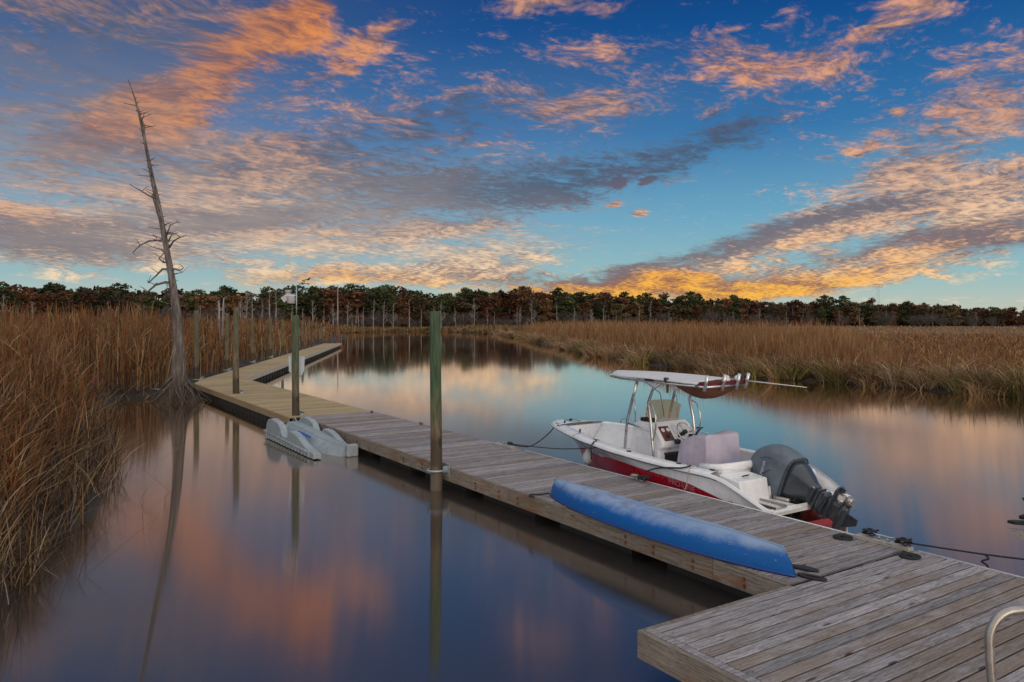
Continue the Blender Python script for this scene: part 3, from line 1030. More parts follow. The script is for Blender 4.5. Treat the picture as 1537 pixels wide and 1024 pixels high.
def plant_wood():
    rg = random.Random(5)
    protos = [(make_tree('pine', 1), 'pine'), (make_tree('pine', 2), 'pine'), (make_tree('pine', 3), 'pine'), (make_tree('oak', 4), 'oak'), (make_tree('oak', 5), 'oak'), (make_tree('mixed', 6), 'mixed'), (make_tree('mixed', 7), 'mixed')]
    used = set()

    def put(pool, used, px, y, top, rr=None):
        i = rg.choice(pool)
        src = i[0]
        o = src if src.name not in used else copy_tree(src)
        used.add(src.name)
        x = (px - 768.5) * y / FPX
        z = 0.25
        ztop = CAM_H - (top - HOR) * y / FPX
        s = (ztop - z) / 12.4
        o.location = (x, y, z); o.rotation_euler = (0, 0, rg.uniform(0, 6.28))
        w = s * rg.uniform(1.15, 1.9)
        o.scale = (w, w, s)
        return o
    # skyline read off the photograph: column, row of tree tops, distance of the front row
    sky = [(-160, 432, 165), (0, 430, 165), (120, 431, 165), (260, 432, 170), (380, 436, 178), (480, 429, 205), (560, 427, 215), (640, 434, 222), (740, 432, 225), (850, 436, 240), (960, 441, 260),
           (1080, 446, 275), (1200, 449, 290), (1330, 452, 300), (1440, 455, 310), (1537, 460, 330), (1700, 462, 345)]
    sx = [a for a, _, _ in sky]; st = [b for _, b, _ in sky]; sd = [c for _, _, c in sky]
    greens = [p for p in protos if p[1] == 'pine']; browns = [p for p in protos if p[1] != 'pine']
    for row in range(4):
        px = -150 + row * 9
        while px < 1690:
            y = np.interp(px, sx, sd) + row * 9 + rg.uniform(-3, 3)
            top = np.interp(px, sx, st) + rg.choice([-7, -4, -2, 0, 3, 6, 9]) + (3 - row) * rg.uniform(0.8, 3.5)
            share = np.interp(px, [0, 500, 760, 1000, 1150, 1537], [0.3, 0.3, 0.3, 0.5, 0.3, 0.3])
            put(greens if rg.random() < share else browns, used, px, y, top)
            px += FPX * rg.uniform(4.6, 7.4) / y
    # bare trees in front
    sn_p = [(make_snag(21, True), 0), (make_snag(22, True), 0), (make_snag(23, False), 0), (make_snag(24, False), 0), (make_snag(25, True), 0)]
    used2 = set()
    spots = [(712, 446, 214), (776, 462, 220), (798, 450, 222), (836, 455, 226), (662, 452, 205), (684, 462, 208), (742, 466, 215), (862, 462, 232), (888, 463, 236), (905, 458, 238), (975, 456, 250), (1004, 466, 256),
             (615, 448, 205), (590, 455, 203), (560, 447, 200), (545, 459, 200), (575, 452, 203), (632, 462, 206), (521, 452, 196), (534, 463, 196),
             (500, 455, 160), (486, 462, 158), (470, 450, 150), (455, 462, 150), (437, 455, 145), (415, 434, 140), (404, 431, 138), (392, 452, 140), (370, 436, 120), (379, 440, 122), (362, 450, 118), (330, 449, 100), (336, 455, 102),
             (300, 458, 140), (215, 456, 150), (165, 452, 155), (148, 461, 150), (50, 452, 130), (6, 442, 110), (28, 455, 125), (1140, 462, 280), (1205, 464, 285), (1290, 462, 292), (1400, 466, 300), (1180, 468, 284), (1060, 468, 268), (1260, 466, 288), (1330, 466, 296), (1465, 468, 310), (1100, 466, 270)]
    for k in range(22):
        px = rg.uniform(510, 960); spots.append((px, rg.uniform(458, 474), np.interp(px, sx, sd) - 8))
    for (px, top, y) in spots:
        src = rg.choice(sn_p)[0]
        o = src if src.name not in used2 else copy_tree(src)
        used2.add(src.name)
        x = (px - 768.5) * y / FPX
        ztop = CAM_H - (top - HOR) * y / FPX
        s = (ztop - 0.2) / 8.8
        o.location = (x, y, 0.2); o.rotation_euler = (0, 0, rg.uniform(0, 6.28)); o.scale = (s * 1.05, s * 1.05, s)
        if not o.get('label'): pass
    bush = make_bush(31), make_bush(32), make_bush(33)
    used3 = set()
    for k in range(70):
        px = rg.uniform(-20, 1560) if k % 3 else rg.uniform(500, 950)
        y = np.interp(px, sx, sd) - rg.uniform(4, 9)
        src = rg.choice(bush)
        o = src if src.name not in used3 else copy_tree(src)
        used3.add(src.name)
        s = rg.uniform(0.7, 1.35)
        o.location = ((px - 768.5) * y / FPX, y, 0.2); o.rotation_euler = (0, 0, rg.uniform(0, 6.28)); o.scale = (s * 1.2, s * 1.2, s)
    # far mass of wood behind, reads as one dark band
    rgn = np.random.default_rng(3)
    parts = []
    px = -420
    while px < 2000:
        y = np.interp(px, sx, sd) + 52 + rgn.uniform(-6, 6)
        top = np.interp(px, sx, st) + 6
        x = (px - 768.5) * y / FPX
        H = CAM_H - (top - HOR) * y / FPX
        for z in np.arange(0.0, H - 1, 2.0):
            parts.append((x + rgn.uniform(-1.5, 1.5), y + rgn.uniform(-3, 3), z + rgn.uniform(-.5, .5), 2.6, 1.7))
        px += FPX * 3.6 / y
    m = crown_mesh('far_wood', parts, MIXED, 0.8, 16, 9)
    tag(m, 'dark mass of the wood behind the nearer trees on the horizon', 'wood', kind='stuff')


plant_wood()
# ================================================================ materials of made things
def weathered(name, base, dark, light, rusty=0.0, var=0.3, axis='y', knots=True):
    """silvered deck lumber: grain along one object axis, each board its own tone"""
    m, t, b = new_mat(name)
    oc = obj_coord(t)
    isl = t.node('ShaderNodeNewGeometry').outputs['Random Per Island']
    sc = (62, 2.0, 62) if axis == 'y' else (2.0, 62, 62)
    cm = t.node('ShaderNodeCombineXYZ'); t.put(cm.inputs[0], t.m('MULTIPLY', isl, 37.0)); t.put(cm.inputs[1], t.m('MULTIPLY', isl, 91.0))
    q = t.vm('ADD', oc, cm.outputs[0])
    w = t.noise(q, scale=2.3, detail=3, color=True)
    q2 = t.vm('ADD', t.vm('MULTIPLY', q, sc), t.vm('SCALE', w, scale=3.4))
    g = t.noise(q2, scale=1.0, detail=6, rough=0.68)
    g2 = t.noise(t.vm('MULTIPLY', q2, (3.2, 2.2, 3.2)), scale=1.0, detail=3, rough=0.6)
    blot = t.noise(q, scale=1.1, detail=5, rough=0.62)
    col = t.mix(t.ramp(g, 0.34, 0.66), dark, light)
    col = t.mix(0.35, col, base)
    tone = t.ramp(isl, 0, 1, 1 - var, 1 + var * 0.8, smooth=False)
    col = t.vm('SCALE', col, scale=tone)
    # brown where the silver has worn off
    br = t.ramp(t.m('ADD', t.m('MULTIPLY', blot, 0.75), t.m('MULTIPLY', t.m('FRACT', t.m('MULTIPLY', isl, 7.31)), 0.35)), 0.50, 0.78)
    col = t.mix(t.m('MULTIPLY', br, 0.62), col, (0.20, 0.13, 0.075, 1))
    if rusty:
        rs = t.ramp(t.noise(t.vm('MULTIPLY', oc, (1.2, 1, 3)), scale=1.5, detail=4), 0.57, 0.72)
        col = t.mix(t.m('MULTIPLY', rs, rusty), col, (0.22, 0.085, 0.03, 1))
    col = t.mix(t.m('MULTIPLY', t.ramp(g2, 0.56, 0.68), 0.7), col, (0.05, 0.042, 0.04, 1))
    if knots:
        kd = t.voro(t.vm('MULTIPLY', q, (7.0, 1.5, 7.0) if axis == 'y' else (1.5, 7.0, 7.0)), scale=1.0)
        kn = t.ramp(kd, 0.13, 0.07)
        ring = t.m('MULTIPLY', t.ramp(kd, 0.24, 0.12), t.ramp(t.m('SINE', t.m('MULTIPLY', kd, 130)), 0.0, 0.8))
        col = t.mix(t.m('MULTIPLY', ring, 0.35), col, (0.10, 0.075, 0.06, 1))
        col = t.mix(t.m('MULTIPLY', kn, 0.85), col, (0.035, 0.024, 0.02, 1))
    t.l.new(col, b.inputs['Base Color'])
    b.inputs['Roughness'].default_value = 0.72
    b.inputs['Specular IOR Level'].default_value = 0.35
    hgt = t.m('ADD', t.m('MULTIPLY', g, 0.6), t.m('MULTIPLY', g2, 0.4))
    t.l.new(t.bump(hgt, 0.55, 0.006), b.inputs['Normal'])
    return m


GREYDECK = weathered('silvered planks', (0.265, 0.24, 0.245, 1), (0.10, 0.088, 0.085, 1), (0.46, 0.435, 0.455, 1))
FASCIA = weathered('weathered fascia', (0.21, 0.175, 0.14, 1), (0.09, 0.07, 0.055, 1), (0.34, 0.295, 0.25, 1), rusty=0.75, axis='x', var=0.15)
TANDECK = weathered('fresh tan planks', (0.43, 0.325, 0.175, 1), (0.30, 0.22, 0.11, 1), (0.54, 0.42, 0.24, 1), var=0.12, knots=False)
TANFASCIA = weathered('fresh tan fascia', (0.33, 0.23, 0.13, 1), (0.25, 0.165, 0.09, 1), (0.40, 0.29, 0.17, 1), var=0.1, axis='x', knots=False)


def simple(name, col, rough=0.5, metal=0.0, spec=0.5, mott=0.12, scale=6, bump=0.0, coat=0.0, dirt=None, bscale=40):
    m, t, b = new_mat(name)
    oc = obj_coord(t)
    n = t.noise(oc, scale=scale, detail=5, rough=0.6)
    c = t.vm('SCALE', tuple(col[:3]), scale=t.ramp(n, 0.25, 0.75, 1 - mott, 1 + mott))
    if dirt:
        d = t.ramp(t.noise(t.vm('MULTIPLY', oc, (1, 1, 0.5)), scale=scale * 0.6, detail=6, rough=0.7), 0.52, 0.78)
        c = t.mix(t.m('MULTIPLY', d, dirt[3]), c, dirt[:3] + (1,))
    t.l.new(c, b.inputs['Base Color'])
    t.l.new(t.ramp(n, 0.2, 0.8, max(0.02, rough - 0.08), rough + 0.08), b.inputs['Roughness'])
    b.inputs['Metallic'].default_value = metal
    b.inputs['Specular IOR Level'].default_value = spec
    if coat:
        b.inputs['Coat Weight'].default_value = coat; b.inputs['Coat Roughness'].default_value = 0.08
    if bump:
        t.l.new(t.bump(t.noise(oc, scale=bscale, detail=3), bump, 0.01), b.inputs['Normal'])
    return m


BLACK = simple('black rubber', (0.015, 0.015, 0.017), 0.6)
FLOAT = simple('black float', (0.02, 0.02, 0.02), 0.7, mott=0.4)
GALV = simple('galvanised steel', (0.42, 0.47, 0.50), 0.5, metal=0.7, mott=0.2, scale=14)
RUSTY = simple('rusty bolt', (0.16, 0.06, 0.03), 0.8, mott=0.5, scale=40)
ALU = simple('brushed aluminium', (0.62, 0.61, 0.60), 0.30, metal=1.0, mott=0.08)
RAIL = simple('dull pipe', (0.42, 0.39, 0.36), 0.42, metal=0.85, mott=0.15, scale=20)
WHITE = simple('white gelcoat', (0.83, 0.83, 0.84), 0.28, mott=0.05, coat=0.4)
WHITE2 = simple('white plastic', (0.70, 0.70, 0.72), 0.4, mott=0.06)
RED_HULL = simple('red gelcoat', (0.46, 0.010, 0.028), 0.3, mott=0.08, coat=0.5)
CANVAS = simple('white canvas', (0.62, 0.62, 0.64), 0.75, mott=0.06, bump=0.12, bscale=9)
MAROON = simple('maroon canvas', (0.13, 0.012, 0.02), 0.8, mott=0.2)
BROWNCANVAS = simple('brown canvas', (0.15, 0.05, 0.025), 0.8, mott=0.25, scale=5)
LILAC = None
NAVY = simple('grey navy cloth', (0.12, 0.145, 0.18), 0.75, mott=0.22, bump=0.9, bscale=5)
COWL = simple('dark grey cowling', (0.045, 0.054, 0.068), 0.3, mott=0.15, coat=0.5, dirt=(0.12, 0.12, 0.12, 0.3))
ROPE = simple('dark rope', (0.02, 0.02, 0.022), 0.85, bump=0.6, bscale=90)
ROPEPALE = simple('pale rope', (0.35, 0.33, 0.30), 0.85)
WOODBLOCK = weathered('pale cleat block', (0.42, 0.38, 0.34, 1), (0.28, 0.24, 0.2, 1), (0.52, 0.48, 0.44, 1), var=0.1, axis='x', knots=False)
REDWOOD = simple('varnished panel', (0.10, 0.022, 0.012), 0.3, mott=0.25, scale=9, coat=0.4)
VINYL = simple('white edging vinyl', (0.66, 0.66, 0.68), 0.45, mott=0.08, dirt=(0.3, 0.27, 0.24, 0.4))
PALEBLUE = simple('pale blue plastic', (0.30, 0.35, 0.385), 0.55, mott=0.12, dirt=(0.12, 0.125, 0.11, 0.65))
STRIPE = simple('blue stripe', (0.02, 0.10, 0.42), 0.5)
SIGNBLUE = simple('pale blue board', (0.52, 0.60, 0.66), 0.5, mott=0.05)
TINT = None


def lilac():
    m, t, b = new_mat('faded lilac cloth')
    oc = obj_coord(t)
    n = t.noise(oc, scale=3, detail=4)
    c = t.mix(t.ramp(n, 0.35, 0.7), (0.44, 0.385, 0.47, 1), (0.56, 0.50, 0.585, 1))
    t.l.new(c, b.inputs['Base Color']); b.inputs['Roughness'].default_value = 0.85
    f = t.noise(t.vm('MULTIPLY', oc, (9, 9, 1.2)), scale=1.0, detail=3)
    f2 = t.noise(oc, scale=130, detail=1)
    t.l.new(t.bump(t.m('ADD', f, t.m('MULTIPLY', f2, 0.06)), 0.5, 0.05), b.inputs['Normal'])
    return m


def tinted():
    m, t, b = new_mat('tinted acrylic')
    b.inputs['Base Color'].default_value = (0.74, 0.58, 0.43, 1)
    b.inputs['Transmission Weight'].default_value = 0.75; b.inputs['Roughness'].default_value = 0.12; b.inputs['IOR'].default_value = 1.05
    return m


def canoe_blue():
    m, t, b = new_mat('blue canoe skin')
    oc = obj_coord(t)
    sp = t.node('ShaderNodeSeparateXYZ'); t.l.new(oc, sp.inputs[0])
    n = t.noise(oc, scale=3.5, detail=6, rough=0.65)
    # paler towards the upturned bottom, patchy brown dirt amidships
    top = t.ramp(t.m('ADD', sp.outputs[2], t.m('MULTIPLY', t.m('SUBTRACT', n, 0.5), 0.20)), 0.17, 0.31)
    c = t.mix(t.m('MULTIPLY', top, 0.62), (0.003, 0.105, 0.38, 1), (0.42, 0.52, 0.64, 1))
    patch = t.m('MULTIPLY', t.ramp(t.noise(t.vm('MULTIPLY', oc, (1, 2, 2)), scale=4.5, detail=5, rough=0.7), 0.50, 0.66),
                t.m('MULTIPLY', t.ramp(sp.outputs[2], 0.22, 0.30), t.ramp(t.m('ABSOLUTE', t.m('ADD', sp.outputs[0], 0.75)), 1.5, 0.6)))
    c = t.mix(t.m('MULTIPLY', patch, 0.7), c, (0.20, 0.13, 0.15, 1))
    scr = t.ramp(t.noise(t.vm('MULTIPLY', oc, (2, 60, 60)), scale=1, detail=3), 0.68, 0.74)
    c = t.mix(t.m('MULTIPLY', scr, 0.5), c, (0.45, 0.52, 0.62, 1))
    t.l.new(c, b.inputs['Base Color']); t.l.new(t.ramp(top, 0, 1, 0.42, 0.7), b.inputs['Roughness']); b.inputs['Specular IOR Level'].default_value = 0.3
    t.l.new(t.bump(n, 0.15, 0.02), b.inputs['Normal'])
    return m


def piling_mat(name, green):
    m, t, b = new_mat(name)
    oc = obj_coord(t)
    sp = t.node('ShaderNodeSeparateXYZ'); t.l.new(oc, sp.inputs[0])
    q = t.vm('MULTIPLY', oc, (1, 1, 0.10))
    g = t.noise(q, scale=22, detail=5, rough=0.7)
    n = t.noise(oc, scale=1.6, detail=4)
    c = t.mix(t.ramp(g, 0.35, 0.68), (0.10, 0.075, 0.045, 1), (0.22, 0.165, 0.10, 1))
    hz = t.m('ADD', sp.outputs[2], t.m('MULTIPLY', t.m('SUBTRACT', n, 0.5), 1.2))
    gr = t.mix(t.ramp(g, 0.3, 0.7), (0.030, 0.060, 0.030, 1), (0.075, 0.13, 0.065, 1))
    c = t.mix(t.ramp(hz, 0.9, 2.3, 0, green), c, gr)
    c = t.mix(t.ramp(hz, 1.25, 0.75, 0, 0.8), c, (0.050, 0.033, 0.020, 1))     # tide-stained foot
    c = t.mix(t.ramp(hz, 0.42, 0.30, 0, 0.45), c, (0.20, 0.17, 0.13, 1))
    crack = t.ramp(t.noise(t.vm('MULTIPLY', oc, (1, 1, 0.05)), scale=40, detail=3), 0.62, 0.70)
    c = t.mix(t.m('MULTIPLY', crack, 0.9), c, (0.015, 0.012, 0.008, 1))
    kd = t.voro(t.vm('MULTIPLY', oc, (1, 1, 0.45)), scale=2.6)
    c = t.mix(t.ramp(kd, 0.16, 0.09, 0, 0.85), c, (0.03, 0.022, 0.014, 1))
    t.l.new(c, b.inputs['Base Color']); b.inputs['Roughness'].default_value = 0.8
    t.l.new(t.bump(g, 0.7, 0.02), b.inputs['Normal'])
    return m


LILAC = lilac(); TINT = tinted(); CANOE = canoe_blue()
PILE_GREEN = piling_mat('green treated piling', 0.95)
PILE_MID = piling_mat('mossy piling', 0.7)
PILE_TAN = piling_mat('tan piling', 0.25)
# ================================================================ docks, in the frame x = along (s), y = across (n)
def dock_root(name, label):
    return empty(name, (0, 0, 0), DOCK_ANG, label, 'dock')


def deck_planks(s0, s1, n0, n1, step=0.15, gap=0.018, th=0.036, z=DECK, parent=None, mat=None, c=0.004, ragged=0.006):
    mb = MB(); rg = random.Random(int(abs(s0) * 10))
    k = max(1, round((s1 - s0) / step)); step = (s1 - s0) / k
    for i in range(k):
        a = s0 + i * step + gap / 2; b2 = s0 + (i + 1) * step - gap / 2
        dz = rg.uniform(-0.002, 0.002)
        mb.cbox((a, n0 + rg.uniform(-ragged, 0), z - th + dz), (b2, n1 + rg.uniform(0, ragged), z + dz), c)
    return mb.build('deck_planks', mat, parent)


def bolt_pairs(spots, z0, parent, face_n, out=-1):
    """rusty bolt heads with washers standing out from a fascia"""
    mb = MB()
    for (s, dz) in spots:
        for zz in (z0 + dz, z0 + dz + 0.085):
            mt = Matrix.Translation((s, face_n, zz)) @ Matrix.Rotation(PI / 2 * (1 if out < 0 else -1), 4, 'X')
            mb.lathe([(0.0, 0), (0.026, 0), (0.026, 0.006), (0.014, 0.006), (0.014, 0.018), (0.0, 0.018)], 10, mat=mt, smooth=False)
    return mb.build('fascia_bolts', RUSTY, parent)


SJ, SP = -22.45, -5.33          # joint grey/tan, joint walkway/platform
NL, NR = 7.09, 9.46
CORNER_S = -38.75               # far corner of the tan dock


def build_docks():
    # ---- weathered walkway
    r = dock_root('weathered_walkway', 'long silver grey plank walkway with the blue canoe lying on it')
    deck_planks(SJ + 0.02, SP - 0.02, NL + 0.05, NR - 0.02, parent=r, mat=GREYDECK)
    fb = MB(); rg = random.Random(3)
    s = SJ + 0.02
    cuts = [SJ + 0.02, -18.3, -14.6, -11.0, -6.42, SP - 0.02]
    for a, b in zip(cuts[:-1], cuts[1:]):
        fb.cbox((a + 0.004, NL, DECK - 0.26), (b - 0.004, NL + 0.045, DECK - 0.006), 0.004)
    fb.build('fascia', FASCIA, r)
    f2 = MB()
    f2.box((SJ + 0.03, NR - 0.07, DECK - 0.25), (SP - 0.03, NR - 0.03, DECK - 0.04))
    f2.build('rear_fascia', FASCIA, r)
    bolt_pairs([(-17.9, 0), (-18.7, 0.01), (-15.2, 0), (-14.3, 0.005), (-12.1, 0), (-11.3, 0), (-10.7, 0), (-8.0, 0), (-7.45, 0), (-6.75, 0), (-5.95, 0.0), (-20.4, 0)], DECK - 0.20, r, NL)
    fl = MB()
    for a in np.arange(SJ + 0.6, SP - 1.0, 2.4):
        fl.box((a, NL + 0.25, -0.3), (a + 1.7, NR - 0.25, DECK - 0.28))
    fl.build('floats', FLOAT, r)
    e = MB()
    e.tube([(-14.0, NR + 0.005, DECK - 0.012), (-5.4, NR + 0.005, DECK - 0.012)], 0.018, 8)
    e.build('edge_bumper', VINYL, r)

    # ---- platform in front
    p = dock_root('weathered_platform', 'wide silver grey plank platform in the lower right foreground')
    n0 = 4.87
    deck_planks(SP + 0.16, 2.2, n0 + 0.15, NR + 0.0, parent=p, mat=GREYDECK, step=0.155, gap=0.018, c=0.006)
    tb = MB()
    tb.cbox((SP + 0.052, n0 + 0.055, DECK - 0.036), (SP + 0.150, n0 + 0.0551 + 0.089, DECK + 0.001), 0.004)     # corner block of the frame
    tb.v.clear(); tb.f.clear(); tb.sm.clear(); tb.mi.clear()
    m = Matrix(((0, 1, 0, 0), (1, 0, 0, 0), (0, 0, 1, 0), (0, 0, 0, 1)))
    tb.cbox((n0 + 0.052, SP + 0.05, DECK - 0.036), (n0 + 0.140, 2.2, DECK + 0.001), 0.004, m)
    o = tb.build('border_plank', GREYDECK, p)
    fb = MB()
    fb.cbox((n0 + 0.0, SP - 0.0, DECK - 0.26), (n0 + 0.045, 2.2, DECK - 0.004), 0.005, m)
    fb.build('side_fascia', FASCIA, p)
    fb = MB()
    fb.cbox((n0 + 0.048, SP, DECK - 0.26), (NL + 0.0, SP + 0.045, DECK - 0.004), 0.005, Matrix(((0, 1, 0, 0), (1, 0, 0, 0), (0, 0, 1, 0), (0, 0, 0, 1))))
    fb.build('end_fascia', FASCIA, p)
    fb = MB()
    fb.cbox((SP + 0.05, n0 + 0.145, DECK - 0.036), (SP + 0.152, NR, DECK - 0.001), 0.004)
    fb.build('end_plank', GREYDECK, p)
    fl = MB()
    for a in np.arange(SP + 0.4, 1.5, 2.0):
        fl.box((a, n0 + 0.28, -0.3), (a + 1.4, NR - 0.3, DECK - 0.28))
    fl.build('floats', FLOAT, p)
    e = MB()
    e.tube([(SP + 0.1, NR + 0.02, DECK - 0.010), (2.2, NR + 0.02, DECK - 0.010)], 0.018, 8)
    e.build('edge_bumper', VINYL, p)
    # screw heads along the near boards
    sc = MB(); rg = random.Random(8)
    for i, a in enumerate(np.arange(SP + 0.24, 0.0, 0.155)):
        for nn in (n0 + 0.21, n0 + 1.5, n0 + 2.9, NR - 0.12):
            sc.lathe([(0, DECK - 0.003), (0.007, DECK - 0.003), (0.006, DECK + 0.0035), (0, DECK + 0.0035)], 6, center=(a + rg.uniform(-.02, .02), nn + rg.uniform(-.02, .02), 0))
    sc.build('screw_heads', RUSTY, p)

    # ---- tan dock, first leg
    q = dock_root('tan_dock', 'fresh tan plank dock section between the grey walkway and the far bend')
    deck_planks(CORNER_S + 2.2, SJ - 0.02, NL - 0.33 + 0.05, NR - 0.08, parent=q, mat=TANDECK, gap=0.006, step=0.14, c=0.002)
    f = MB(); f.cbox((CORNER_S + 2.2, NL - 0.33, DECK - 0.2), (SJ - 0.02, NL - 0.33 + 0.045, DECK - 0.005), 0.004)
    f.build('fascia', TANFASCIA, q)
    f = MB(); f.cbox((CORNER_S + 2.2, NR - 0.08 + 0.003, DECK - 0.2), (SJ - 0.02, NR - 0.04, DECK - 0.005), 0.004)
    f.build('rear_fascia', TANFASCIA, q)
    fl = MB()
    for a in np.arange(CORNER_S + 0.6, SJ - 0.6, 0.52):
        fl.box((a, NL - 0.2, -0.3), (a + 0.47, NR - 0.2, DECK - 0.22))
    fl.build('floats', FLOAT, q)
    # ---- tan dock, second leg running away to the far end
    A = Vector((-14.9, 36.5, 0)); B = Vector((-22.4, 91.0, 0)); C = Vector((-12.94, 37.6, 0)); D = Vector((-20.4, 91.0, 0))
    ang = math.atan2(-(B - A).x, (B - A).y)
    b2 = empty('tan_dock', (A.x, A.y, 0), ang, 'fresh tan plank dock section running away beyond the bend along the reeds', 'dock')
    L = (B - A).length
    W = 2.0
    md = MB(); rg = random.Random(4)
    k = int(L / 0.14)
    for i in range(k):
        y0 = L * i / k + 0.003; y1 = L * (i + 1) / k - 0.003
        md.cbox((y0, -W, DECK - 0.036), (y1, 0, DECK + rg.uniform(-.002, .002)), 0.002, Matrix.Rotation(PI / 2, 4, 'Z'))
    o = md.build('deck_planks', TANDECK, b2)
    # wedge of decking that makes the bend
    cs = MB()
    inv = Matrix.Translation((A.x, A.y, 0)) @ Matrix.Rotation(ang, 4, 'Z')
    inv = inv.inverted()
    P0 = sn(CORNER_S + 2.18, NL - 0.33); P1 = sn(CORNER_S + 2.18, NR - 0.04)
    poly = [inv @ P0, inv @ P1, Vector((W, -0.01, 0)), Vector((0, -0.01, 0))]
    cs.prism([(v.x, v.y) for v in poly], DECK - 0.2, DECK - 0.001, Matrix.Identity(4))
    cs.build('bend_planks', TANDECK, b2)
    f = MB()
    f.box((W + 0.003, 0.3, DECK - 0.2), (W + 0.045, L, DECK + 0.05))
    f.build('fascia', simple('bright dock edging', (0.50, 0.42, 0.31), 0.6), b2)
    f = MB()
    f.box((-0.045, 0.1, DECK - 0.2), (-0.003, L, DECK - 0.01))
    f.build('rear_fascia', TANFASCIA, b2)
    fl = MB()
    for a in np.arange(0.5, L - 0.5, 0.9):
        fl.box((0.15, a, -0.3), (W - 0.1, a + 0.62, DECK - 0.22))
    fl.build('floats', FLOAT, b2)
    # step where grey meets tan
    g = MB(); g.box((SJ - 0.016, NL - 0.2, DECK - 0.15), (SJ + 0.016, NR - 0.1, DECK - 0.03))
    g.build('joint_strip', BLACK, r)


build_docks()


# ---------------------------------------------------------------- pilings
def piling(x, y, top, dia, mat, label, lean=0.0, cap=True, ring=None, seed=0):
    root = empty('piling', (x, y, 0), 0, label, 'piling', 'dock pilings')
    rg = random.Random(seed)
    mb = MB(); seg = 18
    secs = []
    for i, z in enumerate(np.linspace(-0.7, top, 15)):
        k = 1.0 - 0.10 * (z / top)
        sec = []
        for a in range(seg):
            th = 2 * PI * a / seg
            rr = dia / 2 * k * (1 + 0.03 * mnoise.noise(Vector((math.cos(th) * 1.2, math.sin(th) * 1.2, z * 0.6 + seed * 3))))
            sec.append((math.cos(th) * rr + lean * z + 0.012 * math.sin(z * 1.1 + seed), math.sin(th) * rr, z))
        secs.append(sec)
    last = [(lean * top + (p[0] - lean * top) * 0.93, p[1] * 0.93, top + 0.012) for p in secs[-1]]
    secs.append(last)
    mb.loft(secs, closed=True, cap=True)
    mb.build('post', mat, root)
    if ring:
        (ang, gap, zr) = ring            # bracket towards the dock
        rb = MB()
        rr = dia / 2 + 0.045
        c, s_ = math.cos(ang), math.sin(ang)
        pts = [(c * gap + -s_ * rr, s_ * gap + c * rr, zr)]
        for k in range(13):
            th = ang + PI / 2 + PI * k / 12
            pts.append((math.cos(th) * rr, math.sin(th) * rr, zr))
        pts.append((c * gap + s_ * rr, s_ * gap - c * rr, zr))
        rb.tube(pts, 0.022, 8)
        M = Matrix.Rotation(ang, 4, 'Z')
        rb.box((gap - 0.012, -rr - 0.09, zr - 0.12), (gap + 0.004, rr + 0.09, zr + 0.13), M)
        rb.box((gap - 0.10, rr - 0.012, zr - 0.03), (gap - 0.012, rr + 0.012, zr + 0.09), M)
        rb.box((gap - 0.10, -rr - 0.012, zr - 0.03), (gap - 0.012, -rr + 0.012, zr + 0.09), M)
        rb.build('pile_hoop', GALV, root)
    return root


NA = math.atan2(N.y, N.x)
# beside the grey walkway
P1 = Vector((-1.495, 14.97, 0))
piling(P1.x, P1.y, 3.49, 0.235, PILE_GREEN, 'thick green stained piling beside the grey walkway, nearest to the viewer', ring=(NA, 0.175, DECK - 0.06), seed=1)
P2 = at_z(443.5, 646, 0)
piling(P2.x, P2.y, 3.45, 0.225, PILE_MID, 'mossy green piling behind the floating kayak launch, weather station on its top', lean=0.004, ring=(NA, 0.20, DECK - 0.02), seed=2)
P3 = at_z(354.5, 608, 0)
piling(P3.x, P3.y, 3.80, 0.25, PILE_TAN, 'brown piling with a steel hoop beside the tan dock near its bend', ring=(NA, 0.22, DECK - 0.02), seed=3)
P4 = at_z(294.5, 583, 0)
piling(P4.x, P4.y, 3.75, 0.27, PILE_TAN, 'tan piling standing at the outer corner of the dock bend beside the dead tree', ring=(0.2, 0.3, DECK - 0.02), seed=4)
rowp = [(342, 555, 471, 'first piling of the back row after the bend, beside the pale broken stump'), (379.6, 543, 477, 'second piling of the back row along the reeds'),
        (406.5, 535.6, 477.5, 'third piling of the back row along the reeds, darker and thicker than its neighbours'), (425, 530, 480, 'fourth piling of the back row, left of the mossy piling'),
        (455, 521.5, 481, 'fifth piling of the back row, just right of the mossy piling'), (465, 518.5, 481.7, 'sixth piling of the back row, fourth from its far end'),
        (475, 516.4, 484, 'seventh piling of the back row, near the far end of the dock'), (483, 515.8, 484.5, 'last piling of the back row at the far end of the tan dock')]
for i, (px, py, top, lab) in enumerate(rowp):
    w = at_z(px, py, DECK)
    piling(w.x - 0.05, w.y, CAM_H - (top - HOR) * w.y / FPX, 0.24 + 0.02 * (i == 2), PILE_TAN, lab, seed=10 + i, ring=(0.14, 0.2, DECK - 0.02) if i < 3 else None)
# ================================================================ things round the docks
def cleat(s, n, label, ang=0.0, mat=None, size=0.28, block=False):
    root = empty('dock_cleat', sn(s, n, DECK), DOCK_ANG + ang, label, 'cleat', 'cleats along the dock edge')
    h = size / 2
    z0 = 0.0
    if block:
        b = MB(); b.cbox((-0.06, -0.36, 0.002), (0.06, 0.36, 0.05), 0.008, Matrix.Rotation(PI / 2, 4, 'Z'))
        b.build('base_block', WOODBLOCK, root); z0 = 0.05
    mb = MB()
    mb.tube([(-h, 0, z0 + 0.062), (-h * 0.55, 0, z0 + 0.05), (0, 0, z0 + 0.052), (h * 0.55, 0, z0 + 0.05), (h, 0, z0 + 0.062)], [0.009, 0.014, 0.017, 0.014, 0.009], 8)
    mb.build('horn', mat or GALV, root)
    for x in (-h * 0.35, h * 0.35):
        lb = MB(); lb.tube([(x * 1.2, 0, z0 + 0.001), (x, 0, z0 + 0.045)], [0.022, 0.013], 8); lb.build('leg', mat or GALV, root)
    return root


